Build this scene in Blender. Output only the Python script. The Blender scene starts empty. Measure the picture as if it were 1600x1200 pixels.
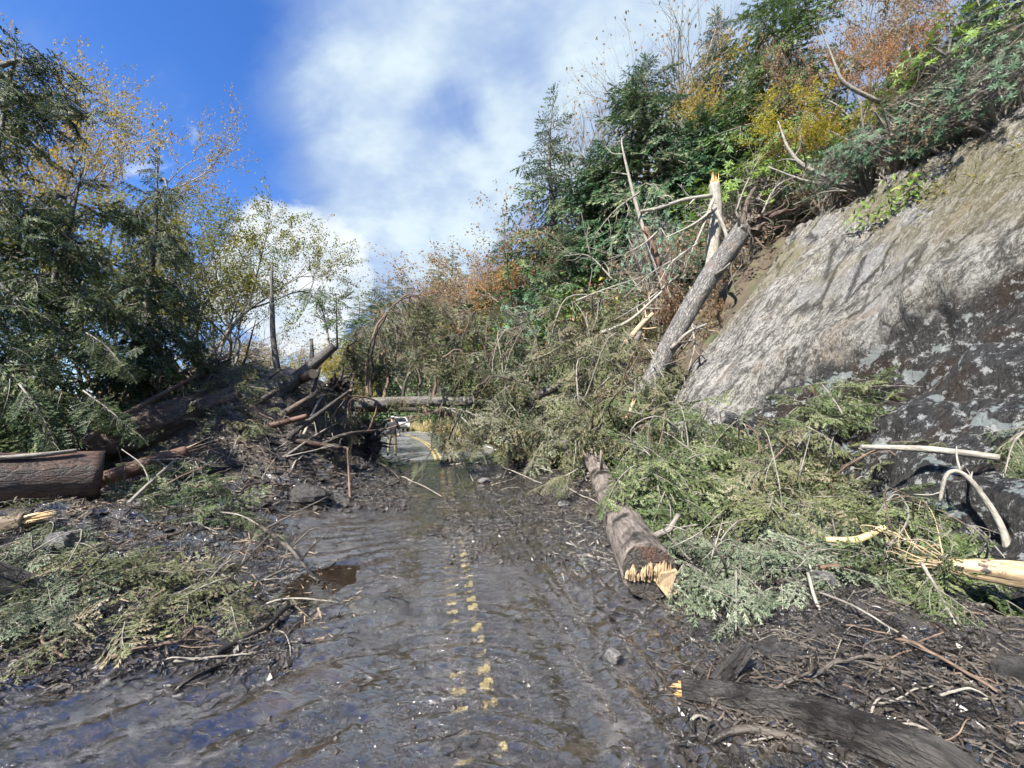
import bpy, math
import numpy as np
from mathutils import Vector, Matrix, Euler
SC = bpy.context.scene
COL = SC.collection
PI = math.pi
rad = math.radians

# ---------------------------------------------------------------- camera, sky, sun, exposure
EYE, FPX, PITCH = 1.65, 620.0, math.atan(55 / 620)
cam_d = bpy.data.cameras.new('camera'); cam = bpy.data.objects.new('camera', cam_d); COL.objects.link(cam)
cam_d.sensor_width = 36; cam_d.lens = 36 * FPX / 1600; cam_d.clip_start = .05; cam_d.clip_end = 3000
cam.location = (0, 0, EYE); cam.rotation_euler = (PI / 2 + PITCH, 0, 0)
SC.camera = cam

SUN_DIR = Vector((-.42, -.58, .72)).normalized()          # towards the sun
SUN_EL = math.asin(SUN_DIR.z); SUN_AZ = math.atan2(SUN_DIR.x, SUN_DIR.y)   # azimuth from +Y towards +X
sun_d = bpy.data.lights.new('sun', 'SUN'); sun = bpy.data.objects.new('sun', sun_d); COL.objects.link(sun)
sun_d.energy = 5.0; sun_d.angle = rad(.6); sun_d.color = (1, .95, .86)
sun.rotation_euler = SUN_DIR.to_track_quat('Z', 'Y').to_euler()
vs = SC.view_settings; vs.view_transform = 'Standard'; vs.look = 'None'; vs.gamma = 1; vs.exposure = 1.56
SC.render.film_transparent = False
SC.cycles.max_bounces = 4; SC.cycles.diffuse_bounces = 2; SC.cycles.glossy_bounces = 2; SC.cycles.transmission_bounces = 2; SC.cycles.transparent_max_bounces = 4; SC.cycles.use_adaptive_sampling = True; SC.cycles.adaptive_threshold = .035; SC.cycles.caustics_reflective = False; SC.cycles.caustics_refractive = False
SC.cycles.sample_clamp_indirect = 6

def ray(u, v):
    a, b = (u - 800) / FPX, (600 - v) / FPX
    c, s = math.cos(PITCH), math.sin(PITCH)
    return np.array([a, c - b * s, s + b * c])
def at(u, v, Y):
    d = ray(u, v); return np.array([0, 0, EYE]) + d * (Y / d[1])

class NT:                                                     # small node-tree helper
    def __init__(s, tree): s.t = tree; s.n = tree.nodes; s.l = tree.links
    def new(s, typ, **kw):
        n = s.n.new(typ)
        for k, v in kw.items():
            if k.startswith('i_'):
                key = k[2:]; key = int(key) if key.isdigit() else key.replace('_', ' ')
                s.put(n.inputs[key], v)
            else: setattr(n, k, v)
        return n
    def put(s, sock, v):
        if hasattr(v, 'is_output') or hasattr(v, 'links'): s.l.new(v, sock)
        else: sock.default_value = v
    def math(s, op, a, b=0.0, c=None, clamp=False):
        n = s.n.new('ShaderNodeMath'); n.operation = op; n.use_clamp = clamp
        s.put(n.inputs[0], a); s.put(n.inputs[1], b)
        if c is not None: s.put(n.inputs[2], c)
        return n.outputs[0]
    def vmath(s, op, a, b=(0, 0, 0)):
        n = s.n.new('ShaderNodeVectorMath'); n.operation = op
        s.put(n.inputs[0], a); s.put(n.inputs[1], b)
        return n
    def step(s, x, lo, hi, a=0.0, b=1.0):                      # smooth map range
        n = s.n.new('ShaderNodeMapRange'); n.interpolation_type = 'SMOOTHSTEP'
        s.put(n.inputs[0], x)
        for i, v in ((1, lo), (2, hi), (3, a), (4, b)): s.put(n.inputs[i], v)
        return n.outputs[0]
    def mix(s, f, a, b):
        n = s.n.new('ShaderNodeMix'); n.data_type = 'RGBA'
        s.put(n.inputs[0], f)
        for i, v in ((6, a), (7, b)): s.put(n.inputs[i], (*v, 1) if isinstance(v, tuple) and len(v) == 3 else v)
        return n.outputs[2]
    def noise(s, vec, scale, detail=4, rough=.55, dist=0.0):
        n = s.n.new('ShaderNodeTexNoise'); s.l.new(vec, n.inputs['Vector'])
        n.inputs['Scale'].default_value = scale; n.inputs['Detail'].default_value = detail
        n.inputs['Roughness'].default_value = rough; n.inputs['Distortion'].default_value = dist
        return n.outputs['Fac']
    def mapping(s, vec, scale=(1, 1, 1), rot=(0, 0, 0), loc=(0, 0, 0)):
        n = s.n.new('ShaderNodeMapping'); s.l.new(vec, n.inputs[0])
        n.inputs['Scale'].default_value = scale; n.inputs['Rotation'].default_value = rot; n.inputs['Location'].default_value = loc
        return n.outputs[0]
    def bump(s, h, strength=.5, dist=.02, normal=None):
        n = s.n.new('ShaderNodeBump'); s.l.new(h, n.inputs['Height'])
        n.inputs['Strength'].default_value = strength; n.inputs['Distance'].default_value = dist
        if normal is not None: s.l.new(normal, n.inputs['Normal'])
        return n.outputs[0]
    def attr(s, name, vec=False):
        n = s.n.new('ShaderNodeAttribute'); n.attribute_name = name
        return n.outputs['Vector'] if vec else n.outputs['Fac']

world = bpy.data.worlds.new('World'); SC.world = world; world.use_nodes = True; world.cycles.sampling_method = 'NONE'
def make_sky():
    t = NT(world.node_tree); t.n.clear()
    out = t.new('ShaderNodeOutputWorld'); bg = t.new('ShaderNodeBackground'); bg.inputs[1].default_value = .138
    t.l.new(bg.outputs[0], out.inputs[0])
    sky = t.new('ShaderNodeTexSky'); sky.sky_type = 'NISHITA'; sky.sun_disc = False
    sky.sun_elevation = SUN_EL; sky.sun_rotation = SUN_AZ; sky.altitude = 1500; sky.dust_density = .25; sky.ozone_density = 2.0; sky.air_density = 1.0
    tc = t.new('ShaderNodeTexCoord'); d = tc.outputs['Generated']
    nd = t.vmath('NORMALIZE', d).outputs[0]
    sep = t.new('ShaderNodeSeparateXYZ'); t.l.new(nd, sep.inputs[0])
    zz = t.math('ADD', t.math('MAXIMUM', sep.outputs[2], 0.0), .35)
    comb = t.new('ShaderNodeCombineXYZ')
    t.l.new(t.math('DIVIDE', sep.outputs[0], zz), comb.inputs[0]); t.l.new(t.math('DIVIDE', sep.outputs[1], zz), comb.inputs[1])
    t.l.new(t.math('MULTIPLY', sep.outputs[2], .8), comb.inputs[2])
    p = t.mapping(comb.outputs[0], rot=(0, 0, .5), scale=(1.0, 1.25, 1), loc=(3.1, 1.7, .4))
    big = t.noise(p, 1.15, 2, .5)
    det = t.noise(p, 3.4, 6, .60, .4)
    wisp = t.noise(t.mapping(p, scale=(1.0, 3.6, 1), rot=(0, 0, .9)), 2.4, 4, .62)
    # cover: the noise field over the whole sky, with the banks seen in this part of it
    def blob(u, v, a0, a1, w):
        q = ray(u, v); q = q / np.linalg.norm(q)
        n = t.vmath('DOT_PRODUCT', nd, tuple(q))
        return t.math('MULTIPLY', t.step(n.outputs['Value'], math.cos(rad(a1)), math.cos(rad(a0))), w)
    cov = t.math('ADD', t.math('MULTIPLY', big, .7), t.math('MULTIPLY', det, .75))
    cov = t.math('ADD', cov, t.math('MULTIPLY', wisp, .42))
    for b in ((625, 245, 2, 19, .52), (900, 120, 4, 30, .27), (700, 60, 3, 22, .10), (620, 390, 2, 17, .25), (1250, 0, 6, 34, .22),
              (250, 230, 3, 20, -.26), (120, 90, 2, 13, .04), (700, 205, 0, 7, -.42), (300, 60, 2, 22, -.20), (420, 300, 1, 9, -.16),
              (560, 355, 0, 5, -.20), (120, 30, 1, 9, .22), (400, 180, 2, 10, .12)):
        cov = t.math('ADD', cov, blob(*b))
    cirrus = t.step(cov, .64, 1.28)
    # the white bank low over the valley, with firm edges
    bank = t.math('ADD', t.math('MULTIPLY', det, 1.0), t.math('ADD', blob(470, 425, 1, 12, .62), t.math('ADD', blob(390, 520, 4, 17, .30), blob(250, 250, 0, 7, .30))))
    bank = t.step(bank, .80, .98)
    shade = t.step(t.noise(p, 4.0, 4, .6), .32, .68)
    core = t.step(cov, 1.06, 1.56)
    cloud = t.mix(t.math('MULTIPLY', core, t.math('ADD', .35, t.math('MULTIPLY', shade, .65))), (.82, 1.18, 2.0), (2.15, 2.5, 2.6))
    white = t.mix(t.math('MULTIPLY', shade, .75), (1.8, 2.1, 2.4), (2.8, 2.85, 2.85))
    blue = t.new('ShaderNodeHueSaturation'); t.l.new(sky.outputs[0], blue.inputs['Color']); blue.inputs['Saturation'].default_value = 1.28; blue.inputs['Value'].default_value = .72; blue.inputs['Hue'].default_value = .512
    c = t.mix(t.math('MULTIPLY', cirrus, .93), blue.outputs[0], cloud)
    c = t.mix(t.math('MULTIPLY', bank, .95), c, white)
    t.l.new(c, bg.inputs[0])
make_sky()

# ---------------------------------------------------------------- numeric helpers
RNG = np.random.default_rng(7)
_T = np.random.default_rng(3).random((256, 256))
def vn(x, y):
    x = np.asarray(x, float); y = np.asarray(y, float)
    xi = np.floor(x).astype(int); yi = np.floor(y).astype(int); fx = x - xi; fy = y - yi
    fx = fx * fx * (3 - 2 * fx); fy = fy * fy * (3 - 2 * fy)
    a = _T[xi & 255, yi & 255]; b = _T[(xi + 1) & 255, yi & 255]; c = _T[xi & 255, (yi + 1) & 255]; d = _T[(xi + 1) & 255, (yi + 1) & 255]
    return (a * (1 - fx) + b * fx) * (1 - fy) + (c * (1 - fx) + d * fx) * fy - .5
def fbm(x, y, o=4, g=.5):
    s = 0; a = 1
    for i in range(o):
        s = s + a * vn(x * 2 ** i + 17.3 * i, y * 2 ** i + 9.1 * i); a *= g
    return s
def ss(x, a, b):
    t = np.clip((np.asarray(x, float) - a) / (b - a), 0, 1); return t * t * (3 - 2 * t)
def unit(v):
    v = np.asarray(v, float); return v / np.maximum(np.linalg.norm(v, axis=-1, keepdims=True), 1e-9)

class Geo:
    def __init__(s): s.V = []; s.F = []; s.n = 0
    def add(s, V, F, mat=0, tint=.5, tc=None, smooth=False):
        V = np.asarray(V, float).reshape(-1, 3); F = np.asarray(F, int)
        if len(F) == 0: return s
        tint = np.broadcast_to(np.asarray(tint, float), (len(V),))
        s.V.append((V, tint, np.zeros_like(V) if tc is None else tc)); s.F.append((F + s.n, np.broadcast_to(np.asarray(mat), (len(F),)), smooth)); s.n += len(V)
        return s
    def arrays(s):
        V = np.concatenate([a for a, _, _ in s.V]); T = np.concatenate([a for _, a, _ in s.V]); C = np.concatenate([a for _, _, a in s.V])
        return V, T, C
    def mesh(s, name, mats, off=(0, 0, 0)):
        V, T, C = s.arrays(); V = V - np.asarray(off)
        me = bpy.data.meshes.new(name)
        li = np.concatenate([f.ravel() for f, _, _ in s.F]); lt = np.concatenate([np.full(len(f), f.shape[1]) for f, _, _ in s.F])
        mi = np.concatenate([m for _, m, _ in s.F]); sm = np.concatenate([np.full(len(f), k) for f, _, k in s.F])
        me.vertices.add(len(V)); me.vertices.foreach_set('co', V.astype(np.float32).ravel())
        me.loops.add(len(li)); me.loops.foreach_set('vertex_index', li.astype(np.int32))
        me.polygons.add(len(lt)); me.polygons.foreach_set('loop_start', np.concatenate([[0], np.cumsum(lt)[:-1]]).astype(np.int32))
        me.polygons.foreach_set('material_index', mi.astype(np.int32)); me.polygons.foreach_set('use_smooth', sm.astype(bool))
        me.update(calc_edges=True)
        me.attributes.new('tint', 'FLOAT', 'POINT').data.foreach_set('value', T.astype(np.float32))
        if np.any(C): me.attributes.new('tc', 'FLOAT_VECTOR', 'POINT').data.foreach_set('vector', C.astype(np.float32).ravel())
        for m in (mats if isinstance(mats, (list, tuple)) else [mats]): me.materials.append(m)
        return me
    def build(s, name, mats, parent=None):
        off = (0, 0, 0)
        p = parent
        while p is not None: off = np.add(off, p.location); p = p.parent
        o = bpy.data.objects.new(name, s.mesh(name, mats, off)); COL.objects.link(o); o.parent = parent
        return o

def tag(o, label=None, cat=None, group=None, kind=None):
    if label: o['label'] = label
    if cat: o['category'] = cat
    if group: o['group'] = group
    if kind: o['kind'] = kind
    return o
def thing(name, label, cat, loc=(0, 0, 0), group=None):
    o = bpy.data.objects.new(name, None); COL.objects.link(o); o.location = tuple(float(q) for q in loc); o.empty_display_size = .2
    return tag(o, label, cat, group)
def copy_tree(o, parent=None):
    c = o.copy(); COL.objects.link(c); c.parent = parent
    for ch in list(o.children): copy_tree(ch, c)
    return c

def tube(P, r, sides=8, rough=0.0, caps=True, seed=0.0, flute=0.0):
    """a swept tube; returns V, quads, tris, tc"""
    P = np.asarray(P, float); n = len(P); r = np.broadcast_to(np.asarray(r, float), (n,))
    T = unit(np.gradient(P, axis=0)); N = np.empty_like(P)
    up = np.array([0, 0, 1.]) if abs(T[0, 2]) < .9 else np.array([1., 0, 0])
    N[0] = unit(np.cross(np.cross(T[0], up), T[0]))
    for i in range(1, n): N[i] = unit(N[i - 1] - T[i] * np.dot(N[i - 1], T[i]))
    B = np.cross(T, N); a = np.arange(sides) * 2 * PI / sides
    L = np.concatenate([[0], np.cumsum(np.linalg.norm(np.diff(P, axis=0), axis=1))])
    rr = r[:, None] * np.ones(sides)[None]
    if rough:
        k = (a / (2 * PI))[None] * 9; rr = rr * (1 + rough * 2 * (fbm(np.cos(a)[None] * 2.2 + seed + 20 + L[:, None] * .2, np.sin(a)[None] * 2.2 + L[:, None] * 1.6 + seed * 3.1 + 20, 4)))
    if flute: rr = rr * (1 + flute * np.sin(a * 5 + seed)[None])
    V = P[:, None] + rr[..., None] * (np.cos(a)[None, :, None] * N[:, None] + np.sin(a)[None, :, None] * B[:, None])
    tc = np.stack([np.cos(a)[None] * r[:, None], np.sin(a)[None] * r[:, None], np.repeat(L[:, None], sides, 1)], -1).reshape(-1, 3) + seed
    i = np.arange(n - 1)[:, None] * sides; j = np.arange(sides)[None]; j2 = (j + 1) % sides
    Q = np.stack([i + j, i + j2, i + sides + j2, i + sides + j], -1).reshape(-1, 4)
    V = V.reshape(-1, 3); Tt = np.zeros((0, 3), int)
    if caps:
        c0 = len(V); V = np.concatenate([V, P[:1], P[-1:]]); tc = np.concatenate([tc, tc[:1], tc[-1:]]); j = np.arange(sides); j2 = (j + 1) % sides
        e = (n - 1) * sides
        Tt = np.concatenate([np.stack([np.full(sides, c0), j2, j], -1), np.stack([np.full(sides, c0 + 1), e + j, e + j2], -1)])
    return V, Q, Tt, tc
def add_tube(g, P, r, sides=8, rough=0.0, caps=True, seed=0.0, mat=0, tint=.5, smooth=True):
    V, Q, T, tc = tube(P, r, sides, rough, caps, seed); n0 = g.n
    g.add(V, Q, mat, tint, tc, smooth)
    if len(T): g.F.append((T + n0, np.full(len(T), mat), False))
    return g
def bez(pts, n=10):
    """Catmull-Rom through the points"""
    P = np.asarray(pts, float)
    if len(P) == 2: return P[0] + np.linspace(0, 1, n)[:, None] * (P[1] - P[0])
    Q = np.concatenate([[2 * P[0] - P[1]], P, [2 * P[-1] - P[-2]]]); out = []
    m = len(P) - 1; t = np.linspace(0, m, n)
    for x in t:
        k = min(int(x), m - 1); f = x - k; a, b, c, d = Q[k:k + 4]
        out.append(.5 * ((2 * b) + (-a + c) * f + (2 * a - 5 * b + 4 * c - d) * f * f + (-a + 3 * b - 3 * c + d) * f ** 3))
    return np.array(out)
# ---------------------------------------------------------------- materials
def new_mat(name):
    m = bpy.data.materials.new(name); m.use_nodes = True; t = NT(m.node_tree)
    b = t.n['Principled BSDF']; return m, t, b
def set_b(t, b, **kw):
    for k, v in kw.items(): t.put(b.inputs[k.replace('_', ' ')], (*v, 1) if isinstance(v, tuple) and len(v) == 3 else v)
def pos(t): return t.new('ShaderNodeNewGeometry').outputs['Position']

def foliage_mat(name, a, b, c=None, rough=.55, trans=.22, spec=.35):
    """leaf colours a..b by each sprig's own tint, a few of colour c"""
    m, t, bs = new_mat(name); f = t.attr('tint')
    n = t.noise(pos(t), 2.2, 2)
    col = t.mix(t.math('ADD', t.math('MULTIPLY', f, .75), t.math('MULTIPLY', t.math('SUBTRACT', n, .35), .8), clamp=True), a, b)
    if c is not None: col = t.mix(t.step(f, .86, .93), col, c)
    set_b(t, bs, Base_Color=col, Roughness=rough); bs.inputs['Specular IOR Level'].default_value = spec
    tr = t.new('ShaderNodeBsdfTranslucent'); t.l.new(col, tr.inputs[0])
    mx = t.new('ShaderNodeMixShader'); mx.inputs[0].default_value = trans
    t.l.new(bs.outputs[0], mx.inputs[1]); t.l.new(tr.outputs[0], mx.inputs[2]); t.l.new(mx.outputs[0], t.n['Material Output'].inputs[0])
    return m
def bark_mat(name, dark, light, flake=None, mud=0.0, wet=.75, scale=1.0, patch=None, bump=.9, crack=.35):
    m, t, b = new_mat(name); tc = t.attr('tc', True)
    s = t.noise(t.mapping(tc, scale=(9 * scale, 9 * scale, 2.2 * scale)), 1.7, 7, .68, .6)
    s2 = t.noise(t.mapping(tc, scale=(26 * scale, 26 * scale, 5 * scale)), 1.3, 5, .7, .4)
    big = t.noise(tc, 1.6 * scale, 3)
    vor = t.new('ShaderNodeTexVoronoi'); vor.feature = 'DISTANCE_TO_EDGE'; t.l.new(t.mapping(tc, scale=(16 * scale, 16 * scale, 7 * scale)), vor.inputs['Vector']); vor.inputs['Scale'].default_value = 1.0
    cr = t.math('ADD', 1 - crack, t.math('MULTIPLY', t.step(vor.outputs['Distance'], 0, .16), crack))
    col = t.mix(t.math('MULTIPLY', t.step(t.math('ADD', t.math('MULTIPLY', s, .7), t.math('MULTIPLY', s2, .3)), .34, .66), cr), dark, light)
    if flake: col = t.mix(t.step(big, .56, .66), col, t.mix(s2, flake, tuple(.45 * q for q in flake)))
    if patch: col = t.mix(t.step(t.noise(tc, 5.5 * scale, 6, .7), .63, .70), col, patch)
    rough = wet
    if mud:
        mk = t.step(t.noise(pos(t), 2.4, 5, .6), .62 - mud * .45, .78 - mud * .45)
        col = t.mix(mk, col, (.022, .019, .017)); rough = t.math('SUBTRACT', wet, t.math('MULTIPLY', mk, .35))
    hgt = t.math('ADD', t.math('MULTIPLY', cr, .5), t.math('ADD', s, t.math('MULTIPLY', s2, .5)))
    set_b(t, b, Base_Color=col, Roughness=rough, Normal=t.bump(hgt, bump, .07 if mud else .03))
    return m
def wood_mat(name, a, b_, mud=.0, rings=False):
    """torn or sawn wood, grain along the fibre; rings on sawn faces"""
    m, t, b = new_mat(name); tc = t.attr('tc', True)
    if rings:
        ln = t.vmath('LENGTH', t.vmath('MULTIPLY', tc, (1, 1, 0)).outputs[0]).outputs['Value']
        w = t.math('SINE', t.math('ADD', t.math('MULTIPLY', ln, 260), t.math('MULTIPLY', t.noise(tc, 9, 3), 9)))
        f = t.math('ADD', t.math('MULTIPLY', w, .22), t.noise(tc, 18, 5, .7))
    else: f = t.noise(t.mapping(tc, scale=(40, 40, 5)), 1.4, 6, .65, .5)
    col = t.mix(t.step(f, .3, .72), a, b_)
    if mud: col = t.mix(t.step(t.noise(pos(t), 6, 5, .6), .66 - mud * .4, .74 - mud * .4), col, (.028, .023, .02))
    set_b(t, b, Base_Color=col, Roughness=.7, Normal=t.bump(f, .5, .01))
    return m
def plain_mat(name, col, rough=.6, var=.25, scale=6, metal=0.0):
    m, t, b = new_mat(name); n = t.noise(pos(t), scale, 5, .6)
    c = t.mix(n, tuple(q * (1 - var) for q in col), tuple(min(1, q * (1 + var)) for q in col))
    set_b(t, b, Base_Color=c, Roughness=rough, Metallic=metal); return m

M = {}
M['bark_grey'] = bark_mat('bark_grey', (.035, .030, .026), (.20, .185, .165), patch=(.30, .31, .29))
M['bark_pale'] = bark_mat('bark_pale', (.028, .025, .022), (.27, .256, .238), flake=(.17, .135, .115), patch=(.33, .33, .31), scale=1.1, crack=.7, bump=1.0)
M['bark_brown'] = bark_mat('bark_brown', (.028, .020, .015), (.15, .105, .075), flake=(.17, .075, .04), patch=(.30, .30, .28), wet=.7)
M['bark_red'] = bark_mat('bark_red', (.022, .014, .010), (.12, .066, .045), flake=(.06, .05, .045), wet=.6, patch=(.42, .40, .38))
M['bark_dark'] = bark_mat('bark_dark', (.014, .012, .010), (.075, .062, .052), flake=(.11, .06, .04), wet=.55)
M['bark_mud'] = bark_mat('bark_mud', (.012, .011, .010), (.12, .108, .098), mud=.35, wet=.45, crack=.25, scale=2.2, bump=1.0)
M['bark_brown_mud'] = bark_mat('bark_brown_mud', (.06, .05, .042), (.30, .25, .215), mud=.28, wet=.75, crack=.1)
M['twig'] = bark_mat('twig', (.08, .07, .055), (.34, .31, .265), scale=2, bump=.4)
M['twig_brown'] = bark_mat('twig_brown', (.05, .034, .025), (.24, .16, .11), scale=2, bump=.4)
M['twig_mud'] = bark_mat('twig_mud', (.028, .023, .019), (.15, .125, .10), mud=.45, scale=2, wet=.55, bump=.4)
M['twig_dark'] = bark_mat('twig_dark', (.022, .017, .013), (.085, .062, .048), scale=2, bump=.4)
M['bleached'] = bark_mat('bleached', (.13, .118, .095), (.40, .37, .315), scale=1.5, bump=.4)
M['wood_fresh'] = wood_mat('wood_fresh', (.36, .235, .105), (.68, .52, .28), mud=.12)
M['wood_saw'] = wood_mat('wood_saw', (.34, .21, .105), (.60, .43, .25), rings=True)
M['wood_orange'] = wood_mat('wood_orange', (.36, .17, .06), (.60, .36, .15), rings=True)
M['wood_old'] = wood_mat('wood_old', (.10, .075, .05), (.30, .22, .15), mud=.2)
M['wood_red'] = wood_mat('wood_red', (.05, .026, .018), (.17, .09, .058), mud=.15)
M['wood_pale'] = wood_mat('wood_pale', (.24, .165, .09), (.48, .37, .23), mud=.18)
M['spruce'] = foliage_mat('spruce_needles', (0.024, 0.051, 0.022), (0.085, 0.145, 0.044), (0.170, 0.212, 0.076), trans=.12)
M['spruce_fresh'] = foliage_mat('spruce_needles_fresh', (.036, .058, .022), (.118, .158, .056), (.19, .21, .10), trans=.15)
M['spruce_olive'] = foliage_mat('spruce_needles_olive', (.052, .066, .026), (.158, .172, .076), (.21, .18, .11), trans=.14)
M['spruce_grey'] = foliage_mat('spruce_needles_grey', (.062, .072, .040), (.165, .178, .105), (.21, .19, .13), trans=.14)
M['spruce_blue'] = foliage_mat('spruce_needles_pale', (.065, .092, .050), (.165, .20, .125), (.22, .25, .17), trans=.15)
M['spruce_dark'] = foliage_mat('spruce_needles_dark', (.014, .032, .013), (.058, .094, .030), (.12, .15, .05), trans=.12)
M['hemlock'] = foliage_mat('hemlock_needles', (0.021, 0.057, 0.027), (0.076, 0.148, 0.057), (0.162, 0.190, 0.095), trans=.15)
M['hemlock_light'] = foliage_mat('hemlock_needles_light', (0.036, 0.084, 0.022), (0.114, 0.186, 0.048), (0.180, 0.204, 0.084), trans=.2)
M['dead_needles'] = foliage_mat('dead_needles', (.10, .06, .03), (.24, .155, .075), (.30, .17, .08), trans=.15)
M['leaf_gold'] = foliage_mat('leaf_gold', (.20, .16, .025), (.44, .32, .055), (.34, .19, .05), trans=.5)
M['leaf_yellowgreen'] = foliage_mat('leaf_yellowgreen', (.085, .12, .018), (.26, .25, .05), (.36, .24, .05), trans=.35)
M['leaf_yellow'] = foliage_mat('leaf_yellow', (.26, .22, .02), (.52, .42, .05), (.20, .25, .04), trans=.5)
M['leaf_orange'] = foliage_mat('leaf_orange', (.32, .13, .035), (.52, .27, .10), (.42, .30, .08), trans=.5)
M['leaf_rust'] = foliage_mat('leaf_rust', (.19, .12, .07), (.38, .28, .17), (.38, .19, .09), trans=.45)
M['leaf_red'] = foliage_mat('leaf_red', (.27, .12, .06), (.44, .26, .13), (.24, .22, .07), trans=.45)
M['leaf_tan'] = foliage_mat('leaf_tan', (.21, .15, .085), (.42, .33, .21), (.40, .18, .09), trans=.5)
M['leaf_green'] = foliage_mat('leaf_green', (.035, .075, .014), (.115, .18, .034), (.26, .26, .05), trans=.25)
M['leaf_rhodo'] = foliage_mat('rhododendron_leaf', (0.021, 0.055, 0.026), (0.075, 0.137, 0.065), (0.169, 0.234, 0.091), rough=.5, trans=.12, spec=.4)
M['leaf_rhodo_light'] = foliage_mat('rhododendron_leaf_light', (.07, .14, .02), (.20, .30, .045), (.28, .30, .06), rough=.5, trans=.25, spec=.4)
M['leaf_bluegreen'] = foliage_mat('leaf_bluegreen', (.06, .125, .075), (.17, .26, .17), (.12, .16, .06), rough=.4, trans=.2)
M['moss'] = foliage_mat('moss', (.13, .125, .022), (.28, .25, .06), (.30, .22, .07), trans=.25)
M['dry_grass'] = foliage_mat('dry_grass', (.24, .19, .07), (.46, .38, .16), (.20, .24, .06), trans=.3)
# ---------------------------------------------------------------- terrain
def xc(y):
    """road centre line"""
    y = np.asarray(y, float); k = np.clip(y - 12, 0, 48); m = np.maximum(y - 60, 0)
    return .1 - .185 * y - .004 * k * k - .384 * m
BASE = 4.2                                                   # foot of the rock, metres from the centre line
A = rad(50); EH = np.array([.9833, .182, 0]); EP = np.array([-.182, .9833, 0])
EQ = math.cos(A) * EH + np.array([0, 0, math.sin(A)]); EN = -math.sin(A) * EH + np.array([0, 0, math.cos(A)])
RO = np.array([BASE + .1, 0, 0])
def rock_pq(u, v):
    d = ray(u, v); o = np.array([0, 0, EYE]); t = np.dot(RO - o, EN) / np.dot(d, EN); X = o + t * d - RO
    return np.dot(X, EP), np.dot(X, EQ)
LEFT_EDGE = [rock_pq(*q) for q in ((1035, 640), (1075, 575), (1150, 480), (1215, 395), (1335, 290))]
LEDGE = [rock_pq(*q) for q in ((1600, 360), (1500, 430), (1400, 475), (1290, 530), (1175, 600))]
def interp_edge(E, q, by=1):
    E = sorted(E, key=lambda e: e[by]); return np.interp(q, [e[by] for e in E], [e[1 - by] for e in E])
MOUNDS = [(-5.6, 4.6, .55, 1.5, 1.6), (-7.0, 9.6, 1.35, 1.8, 1.6), (-5.7, 11.6, 1.75, 1.3, 1.5), (-5.6, 8.6, .75, 1.4, 1.6), (-8.0, 12, 2.2, 2.5, 3), (-3.9, 3.4, .16, 1.0, 1.3), (-4.4, 6.6, .38, 1.0, 1.6),
          (3.1, 4.2, .35, 1.2, 1.2), (3.3, 6.6, .75, 1.4, 1.8), (2.6, 9.6, .85, 1.5, 1.8), (.9, 12.6, .62, 1.9, 1.1), (2.2, 2.9, .10, .8, .9), (3.6, 2.0, .30, 1.2, 1.2), (1.5, 14.5, .9, 2.5, 1.6)]
PUDDLES = [(-2.0, 4.25, .36, .55)]
def rockmask(x, y):
    p = (x - RO[0]) * EP[0] + y * EP[1]; hh = (x - RO[0]) * EH[0] + y * EH[1]
    q = hh / math.cos(A)
    return ss(interp_edge(LEFT_EDGE, q) - p, -.2, .5) * ss(hh, -.3, .2) * ss(6.6 - hh, 0, .6)
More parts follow.
